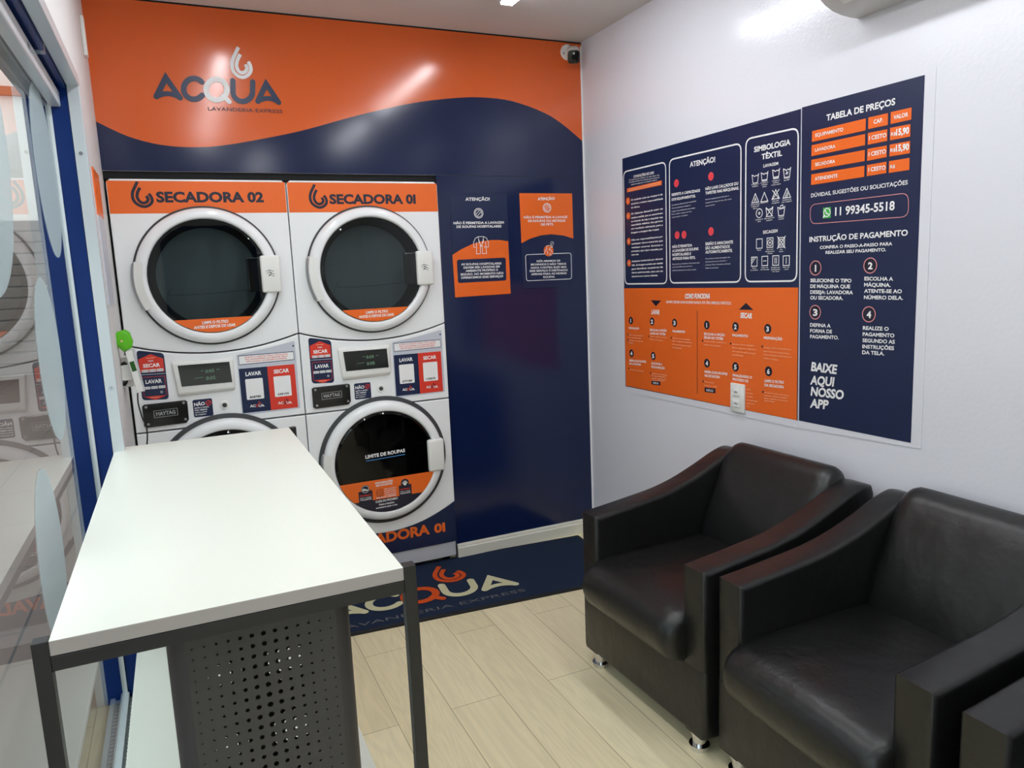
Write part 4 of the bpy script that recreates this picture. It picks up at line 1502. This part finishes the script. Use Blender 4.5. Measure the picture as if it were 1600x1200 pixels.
cp = at(886, 82, 1, 0)
t = thing('security_camera', 'white bullet security camera with black face high in the corner of the orange wall', 'camera', (cp.x, 0, cp.z))
b = NB()
lathe_y(b, cp.x, cp.z, [(.0005, -.016), (.032, -.015), (.037, -.009), (.038, 0)], 40)
obj('base_plate', b, 'plastic_white', t, smooth=True)
for a in (70, 200, 320):
    b = NB()
    cyl(b, (cp.x+.029*math.cos(R(a)), -.014, cp.z+.029*math.sin(R(a))), (cp.x+.029*math.cos(R(a)), -.017, cp.z+.029*math.sin(R(a))), .0035, n=10)
    obj('screw', b, 'gasket', t)
dirn = Vector((-.36, -.78, -.58)).normalized()
p0 = Vector((cp.x+.012, -.035, cp.z-.006))
b = NB()
cyl(b, (cp.x+.004, -.012, cp.z), p0+dirn*.02, .017, .02, n=24)
obj('mount_arm', b, 'plastic_white', t, smooth=True)
side = dirn.cross(Vector((0, 0, 1))).normalized()
upv = side.cross(dirn)


def rrect(c, w, h, r, k=5):
    pts = []
    for sx, sy, a0 in ((1, 1, 0), (-1, 1, 90), (-1, -1, 180), (1, -1, 270)):
        for i in range(k+1):
            a = R(a0+90*i/k)
            pts.append(c+side*(sx*(w-r)+r*math.cos(a))+upv*(sy*(h-r)+r*math.sin(a)))
    return pts


b = NB()
prism(b, rrect(p0+dirn*.005, .031, .031, .018), dirn*.062, bevel=.004)
obj('camera_body', b, 'plastic_white', t, smooth=True)
b = NB()
prism(b, rrect(p0+dirn*.0665, .030, .032, .016), dirn*.006, bevel=.002)
fc = obj('camera_face', b, 'black_plastic', t, smooth=True)
b = NB()
cyl(b, p0+dirn*.0725, p0+dirn*.076, .011, n=24)
obj('lens', b, 'screen', fc)
b = NB()
cyl(b, p0+dirn*.0725+upv*.018, p0+dirn*.075+upv*.018, .005, n=14)
obj('infrared_lamp', b, 'enamel_grey', fc)

ye = -1.687
prof = [(0, 2.172), (-.03, 2.172), (-.070, 2.176), (-.108, 2.184), (-.140, 2.198), (-.165, 2.214), (-.185, 2.240), (-.197, 2.275), (-.200, 2.33), (-.196, 2.40), (-.18, 2.44), (-.14, 2.455), (0, 2.458)]
t = thing('air_conditioner', 'white split air conditioner high on the right wall at the top edge', 'air conditioner', (-.1, ye-.42, 2.17))
b = NB()
prism(b, [(x, ye, z) for x, z in prof], (0, -.84, 0), bevel=.004)
obj('housing', b, 'ac_body', t, smooth=True)
b = NB()
prism(b, [(x, ye-.06, z) for x, z in ((-.125, 2.188), (-.172, 2.221), (-.176, 2.218), (-.128, 2.184))], (0, -.72, 0))
obj('air_flap', b, 'plastic_white', t)
b = NB()
prism(b, [(x, ye-.045, z) for x, z in ((-.168, 2.214), (-.194, 2.255), (-.198, 2.255), (-.171, 2.211))], (0, -.05, 0))
obj('display_window', b, 'black_plastic', t)

# ================================================================== HANDHELD DEVICE ON THE LEFT WALL
yd = -.33


def dv(u, v, y=yd):
    return at(u, v, 1, y)


t = thing('wall_device', 'white angled device with lime green head on the left wall beside the dryer', 'device', tuple(dv(205, 580)))
b = NB()
prism(b, [dv(u, v) for u, v in ((195, 549), (207, 546), (225, 611), (214, 615))], (0, .03, 0), bevel=.003)
obj('handle', b, 'plastic_white', t)
b = NB()
prism(b, [dv(u, v, yd-.002) for u, v in ((207, 546), (209, 545), (226.5, 611), (225, 612))], (0, .034, 0))
obj('side_rail', b, 'enamel_grey', t)
b = NB()
prism(b, [dv(u, v, yd-.012) for u, v in ((182, 519), (195, 515.5), (202, 520), (207.5, 534), (206, 544), (193, 550), (182, 541), (177, 528))], (0, .05, 0), bevel=.012, seg=3)
hd = obj('head', b, 'lime', t, smooth=True)
b = NB()
p = dv(190, 533, yd-.012)
cyl(b, p, p+Vector((0, -.002, 0)), .004, n=12)
obj('button', b, 'pale', hd)
b = NB()
prism(b, [dv(u, v, yd-.001) for u, v in ((202, 566), (209, 564), (214, 579), (207, 581))], (0, .004, 0))
obj('screen', b, 'green_screen', t)
b = NB()
box(b, XL, XL+.045, yd+.03, yd+.05, 1.10, 1.16, .003)
obj('wall_bracket', b, 'plastic_white', t)
b = NB()
tube(b, spline([dv(215, 614), dv(216, 630), dv(222, 652), dv(229, 668), dv(230, 690), dv(226, 715)], 6), .0028)
obj('cord', b, 'cable', t, smooth=True)
b = NB()
p = dv(191, 582, -.25)
box(b, XL, XL+.05, -.27, -.20, p.z-.055, p.z+.06, .004)
tag(obj('junction_box', b, 'plastic_white'), 'white junction box on the left wall behind the coiled black cable', 'box')
b = NB()
lp_ = []
for k in range(31):
    a = 2*PI*k/10
    q = dv(194+6.5*math.cos(a), 582+17*math.sin(a)+k*.15, yd+.045+.01*math.sin(k))
    lp_.append(q)
tube(b, spline(lp_, 3), .0026, 6)
tag(obj('coiled_cable', b, 'cable', smooth=True), 'coiled black cable hanging on the left wall behind the green headed device', 'cable')

# ================================================================== TABLE
TZ = .90
tx0, tx1, ty0, ty1 = -2.243, -1.659, -2.118, -.576
t = thing('folding_table', 'white topped laundry folding table with black steel frame in front of the machines', 'table', ((tx0+tx1)/2, (ty0+ty1)/2, 0))
b = NB()
box(b, tx0, tx1, ty0, ty1, TZ-.026, TZ, .0015, mi=0)
for f in b.faces:
    f.normal_update()
    if abs(f.normal.z) < .5:
        f.material_index = 1
obj('tabletop', b, ['table_white', 'table_edge'], t)
PW = .024
for x0 in (tx0-PW, tx1):
    for y0, y1 in ((ty0-.002, ty0+PW), (ty1-PW, ty1+.002)):
        b = NB()
        box(b, x0, x0+PW, y0, y1, 0.0, TZ+.001, .0015)
        obj('leg', b, 'table_metal', t)
for y0 in (ty0-.001, ty1-PW):
    b = NB()
    box(b, tx0, tx1, y0, y0+PW, TZ-.052, TZ-.0265, .0015)
    obj('cross_rail', b, 'table_metal', t)
for x0 in (tx0+.004, tx1-PW-.004):
    b = NB()
    box(b, x0, x0+PW-.002, ty0+PW, ty1-PW, TZ-.052, TZ-.0265, .0015)
    obj('side_rail', b, 'table_metal', t)
b = NB()
box(b, tx0-.001, tx1+.001, ty0+.026, ty1-.026, .195, .215, .0015)
obj('shelf', b, 'table_white', t)
# perforated metal panel between shelf and top
px0, px1, pyy = -2.083, -1.752, -2.062
ZT, ZBm = TZ-.028, .216
ncol, pit, nrow = 13, .0205, 30
cxm = (px0+px1)/2
gx0 = cxm-ncol*pit/2
gz1 = ZT-.035
gz0 = gz1-nrow*pit
RB = .040


def hole_r(c, r_):
    dx = (c-(ncol-1)/2)/((ncol-1)/2)
    k_ = abs(((r_-1) % 16)-8)/8.0
    return .0016+.0034*max(0, 1-abs(dx)*1.15)*(1-.25*k_)+.0005*(1-abs(dx))


def perforated(y):
    b = NB()
    for c in range(ncol):
        for r_ in range(nrow):
            xa, xb = gx0+c*pit, gx0+(c+1)*pit
            za, zb = gz1-(r_+1)*pit, gz1-r_*pit
            xc, zc = (xa+xb)/2, (za+zb)/2
            hr = hole_r(c, r_)
            n = 16
            inn, ou = [], []
            for i in range(n):
                a = 2*PI*i/n
                inn.append((xc+hr*math.cos(a), zc+hr*math.sin(a)))
                m_ = max(abs(math.cos(a)), abs(math.sin(a)))
                ou.append((xc+pit/2*math.cos(a)/m_, zc+pit/2*math.sin(a)/m_))
            vi = [b.verts.new((x, y, z)) for x, z in inn]
            vi2 = [b.verts.new((x, y+.0015, z)) for x, z in inn]
            vo = [b.verts.new((x, y, z)) for x, z in ou]
            vo2 = [b.verts.new((x, y+.0015, z)) for x, z in ou]
            for i in range(n):
                j = (i+1) % n
                b.faces.new((vi[j], vi[i], vo[i], vo[j]))
                b.faces.new((vi2[i], vi2[j], vo2[j], vo2[i]))
                b.faces.new((vi[i], vi[j], vi2[j], vi2[i]))
    gx1 = gx0+ncol*pit
    if gx0 > px0+RB:
        box(b, px0+RB, gx0, y, y+.0015, ZBm, ZT)
        box(b, gx1, px1-RB, y, y+.0015, ZBm, ZT)
    box(b, gx0, gx1, y, y+.0015, gz1, ZT)
    box(b, gx0, gx1, y, y+.0015, ZBm, gz0)
    return b


def side_wall(b, sgn, xe, y0, y1):
    """rolled corner at y0, straight side, rolled corner at y1"""
    ln = []
    for i in range(9):
        a = R(90*i/8)
        ln.append((xe+sgn*RB*math.sin(a), y0+RB-RB*math.cos(a), xe+sgn*(RB-.0015)*math.sin(a), y0+RB-(RB-.0015)*math.cos(a)))
    for i in range(9):
        a = R(90-90*i/8)
        ln.append((xe+sgn*RB*math.sin(a), y1-RB+RB*math.cos(a), xe+sgn*(RB-.0015)*math.sin(a), y1-RB+(RB-.0015)*math.cos(a)))
    prev = None
    for x, y, x2, y2 in ln:
        cur = [b.verts.new((q, w_, z)) for q, w_ in ((x, y), (x2, y2)) for z in (ZBm, ZT)]
        if prev:
            b.faces.new((prev[0], cur[0], cur[1], prev[1]))
            b.faces.new((prev[3], cur[3], cur[2], prev[2]))
            b.faces.new((prev[1], cur[1], cur[3], prev[3]))
            b.faces.new((prev[0], prev[2], cur[2], cur[0]))
        prev = cur


PD = .20                                             # depth of the perforated column
bk_ = perforated(pyy+PD-.0015)
bmesh.ops.recalc_face_normals(bk_, faces=bk_.faces)
obj('perforated_panel', bk_, 'panel_metal', t)
for sgn, xe in ((-1, px0+RB), (1, px1-RB)):
    b = NB()
    side_wall(b, sgn, xe, pyy, pyy+PD)
    bmesh.ops.recalc_face_normals(b, faces=b.faces)
    obj('side_sheet', b, 'panel_metal', t, smooth=True)
b = perforated(pyy)
bmesh.ops.recalc_face_normals(b, faces=b.faces)
pn = obj('perforated_panel', b, 'panel_metal', t)
for x in (px0+.004, px1-.016):
    b = NB()
    box(b, x, x+.012, pyy+.003, pyy+.03, ZT-.018, ZT)
    obj('panel_bracket', b, 'table_metal', pn)

# ================================================================== FLOOR MAT
ed = (at(912, 917, 2, .008)-at(554, 990, 2, .008)).normalized()     # front edge direction
ex = Vector((ed.x, ed.y, 0)).normalized()
ey = Vector((-ex.y, ex.x, 0))
p0 = at(645, 970, 2, .008)
o = Vector((p0.x, p0.y, 0))
c0 = o+ex*(-.75)
Lm, Wm = 1.80, .60
b = NB()
prism(b, [c0+Vector((0, 0, .0)), c0+ex*Lm, c0+ex*Lm+ey*Wm, c0+ey*Wm], (0, 0, .007), bevel=.002)
mt = tag(obj('floor_mat', b, 'mat_navy'), 'navy door mat with cream and orange laundry lettering in front of the machines', 'mat')
for q0, q1, r0, r1 in ((-.004, Lm+.004, -.012, .010), (-.004, Lm+.004, Wm-.004, Wm+.004), (-.006, .008, 0, Wm), (Lm-.008, Lm+.006, 0, Wm)):
    b = NB()
    prism(b, [c0+ex*q0+ey*r0, c0+ex*q1+ey*r0, c0+ex*q1+ey*r1, c0+ex*q0+ey*r1], (0, 0, .0075))
    obj('rubber_edge', b, 'rubber', mt)
pr = Print(c0+Vector((0, 0, .007)), ex, ey, (0, 0, 1), step=.0008)
pr.zoom = (540, 820, 4)
# three points of the mark seen on the mat fix its place: right foot of the last A, left of C, tip of the drop
s1, s2, s3 = pr.q((1088, 372)), pr.q((105, 512)), pr.q((585, 262))
a1, a2, a3 = (1350, 692), (387-14, 548), (938, 148)
Am = Matrix(((a1[0], a1[1], 1), (a2[0], a2[1], 1), (a3[0], a3[1], 1))).inverted()
cu = Am @ Vector((s1.x, s2.x, s3.x))
cv = Am @ Vector((s1.y, s2.y, s3.y))


def fm(p):
    return (cu.x*p[0]+cu.y*p[1]+cu.z, cv.x*p[0]+cv.y*p[1]+cv.z)


kx = Vector((cu.x, cv.x)).length
logo(pr, fm, 'mat_cream', 'mat_orange', wd=48*kx)
A_, B_ = pr.q((450, 560)), pr.q((1128, 415))          # 'ERIA EXPRESS' part of the line
dirl = (B_-A_)
k0 = .405
A0 = A_-dirl*(k0/(1-k0))
pr.text('LAVANDERIA EXPRESS', A0, B_, abs(cv.y)*44, 'mat_grey', 2, 0)
pr.out('mat_lettering', mt)


# ================================================================== ARMCHAIRS (front towards -x, back at the wall)
def cushion(bm, prof, hw, rnd, n=16, dome=0.0):
    """closed profile (x, z) swept across y with pillowed ends"""
    cxp = sum(p[0] for p in prof)/len(prof)
    czp = sum(p[1] for p in prof)/len(prof)
    rows = []
    for i in range(n+1):
        q = -1+2*i/n
        q = math.copysign(1-(1-abs(q))**1.6, q)
        y = hw*q
        e = max(0, (abs(y)-(hw-rnd))/rnd)
        s = math.sqrt(max(0, 1-e*e))
        inset = rnd*(1-s)
        row = []
        for x, z in prof:
            d = Vector((x-cxp, z-czp))
            L_ = d.length
            k = max(.02, (L_-inset)/L_)
            row.append(bm.verts.new((cxp+d.x*k, y, czp+d.y*k+dome*(1-q*q)*(1 if d.y > 0 else 0))))
        rows.append(row)
    m = len(prof)
    for i in range(n):
        for j in range(m):
            k = (j+1) % m
            bm.faces.new((rows[i][j], rows[i][k], rows[i+1][k], rows[i+1][j]))
    bm.faces.new(rows[0])
    bm.faces.new(rows[-1][::-1])
    bmesh.ops.recalc_face_normals(bm, faces=bm.faces)


CW, AW, CD = .665, .098, .70
HW = CW/2


def sp2(pts, n=5):
    return [(p.x, p.y) for p in spline([(x, z, 0) for x, z in pts], n)]


def make_chair(label, loc):
    t = thing('armchair', label, 'armchair', loc, 'black armchairs along the right wall')
    # local x: 0 front, CD at the wall
    top = sp2([(0, .582), (.08, .590), (.18, .602), (.30, .618), (.40, .642), (.50, .678), (.59, .715), (.65, .732), (.69, .725)], 4)
    for s in (-1, 1):
        b = NB()
        pts = [(0, .062)]+top+[(CD, .70), (CD, .062)]
        y0 = s*HW if s < 0 else HW-AW
        prism(b, [(x, y0, z) for x, z in pts], (0, AW, 0), bevel=.016, seg=4)
        obj('armrest', b, 'leather', t, smooth=50, local=True)
        b = NB()                                        # piping seam along the outer and inner top edge
        for yy in (y0+.004, y0+AW-.004):
            tube(b, [(x, yy, z-.0125) for x, z in top[1:-1]], .0022, 6)
        obj('seam_piping', b, 'leather_worn', t, smooth=True, local=True)
    b = NB()
    box(b, -.0012, CD-.02, -HW-.0012, HW+.0012, .058, .285, .016, 4)
    obj('base_frame', b, 'leather', t, smooth=50, local=True)
    b = NB()
    pr_ = [(-.015, .275), (-.045, .285), (-.063, .315), (-.068, .350), (-.055, .390), (-.015, .418), (.08, .432), (.25, .436), (.45, .432), (.55, .425), (.56, .38), (.55, .32), (.30, .315), (.10, .300)]
    cushion(b, sp2(pr_+[pr_[0]], 3)[:-1], HW-AW+.016, .04, 20, .010)
    obj('seat_cushion', b, 'leather', t, smooth=80, local=True)
    b = NB()
    bk = [(.455, .40), (.475, .50), (.525, .62), (.575, .715), (.605, .750), (.64, .768), (.672, .758), (.690, .72), (.692, .60), (.692, .40), (.60, .36), (.50, .365)]
    cushion(b, sp2(bk+[bk[0]], 3)[:-1], HW-AW+.012, .045, 20)
    obj('backrest', b, 'leather', t, smooth=80, local=True)
    for x in (.032, CD-.07):
        for y in (-HW+.06, HW-.06):
            b = NB()
            cyl(b, (x, y, 0), (x, y, .016), .029, .031, n=28)
            cyl(b, (x, y, .016), (x, y, .05), .021, n=24)
            cyl(b, (x, y, .05), (x, y, .063), .027, n=24)
            obj('leg', b, 'chrome', t, smooth=True, local=True)
    return t


def copy_thing(src, label, loc, rz):
    r = src.copy()
    C.objects.link(r)
    r['label'] = label
    r.location = loc
    r.rotation_euler = (0, 0, rz)
    for ch in list(src.children):
        c = ch.copy()
        C.objects.link(c)
        c.parent = r
        for g in ch.children:
            d = g.copy()
            C.objects.link(d)
            d.parent = c
    return r


ch = make_chair('black leather armchair farthest along the right wall, nearest the back wall', (-.735, -1.515, 0))
ch.rotation_euler = (0, 0, R(1.5))
copy_thing(ch, 'black leather armchair in the middle, between the other two armchairs', (-.705, -2.202, 0), R(-1))
copy_thing(ch, 'black leather armchair at the right edge, only its arm and front showing', (-.715, -2.918, 0), 0)
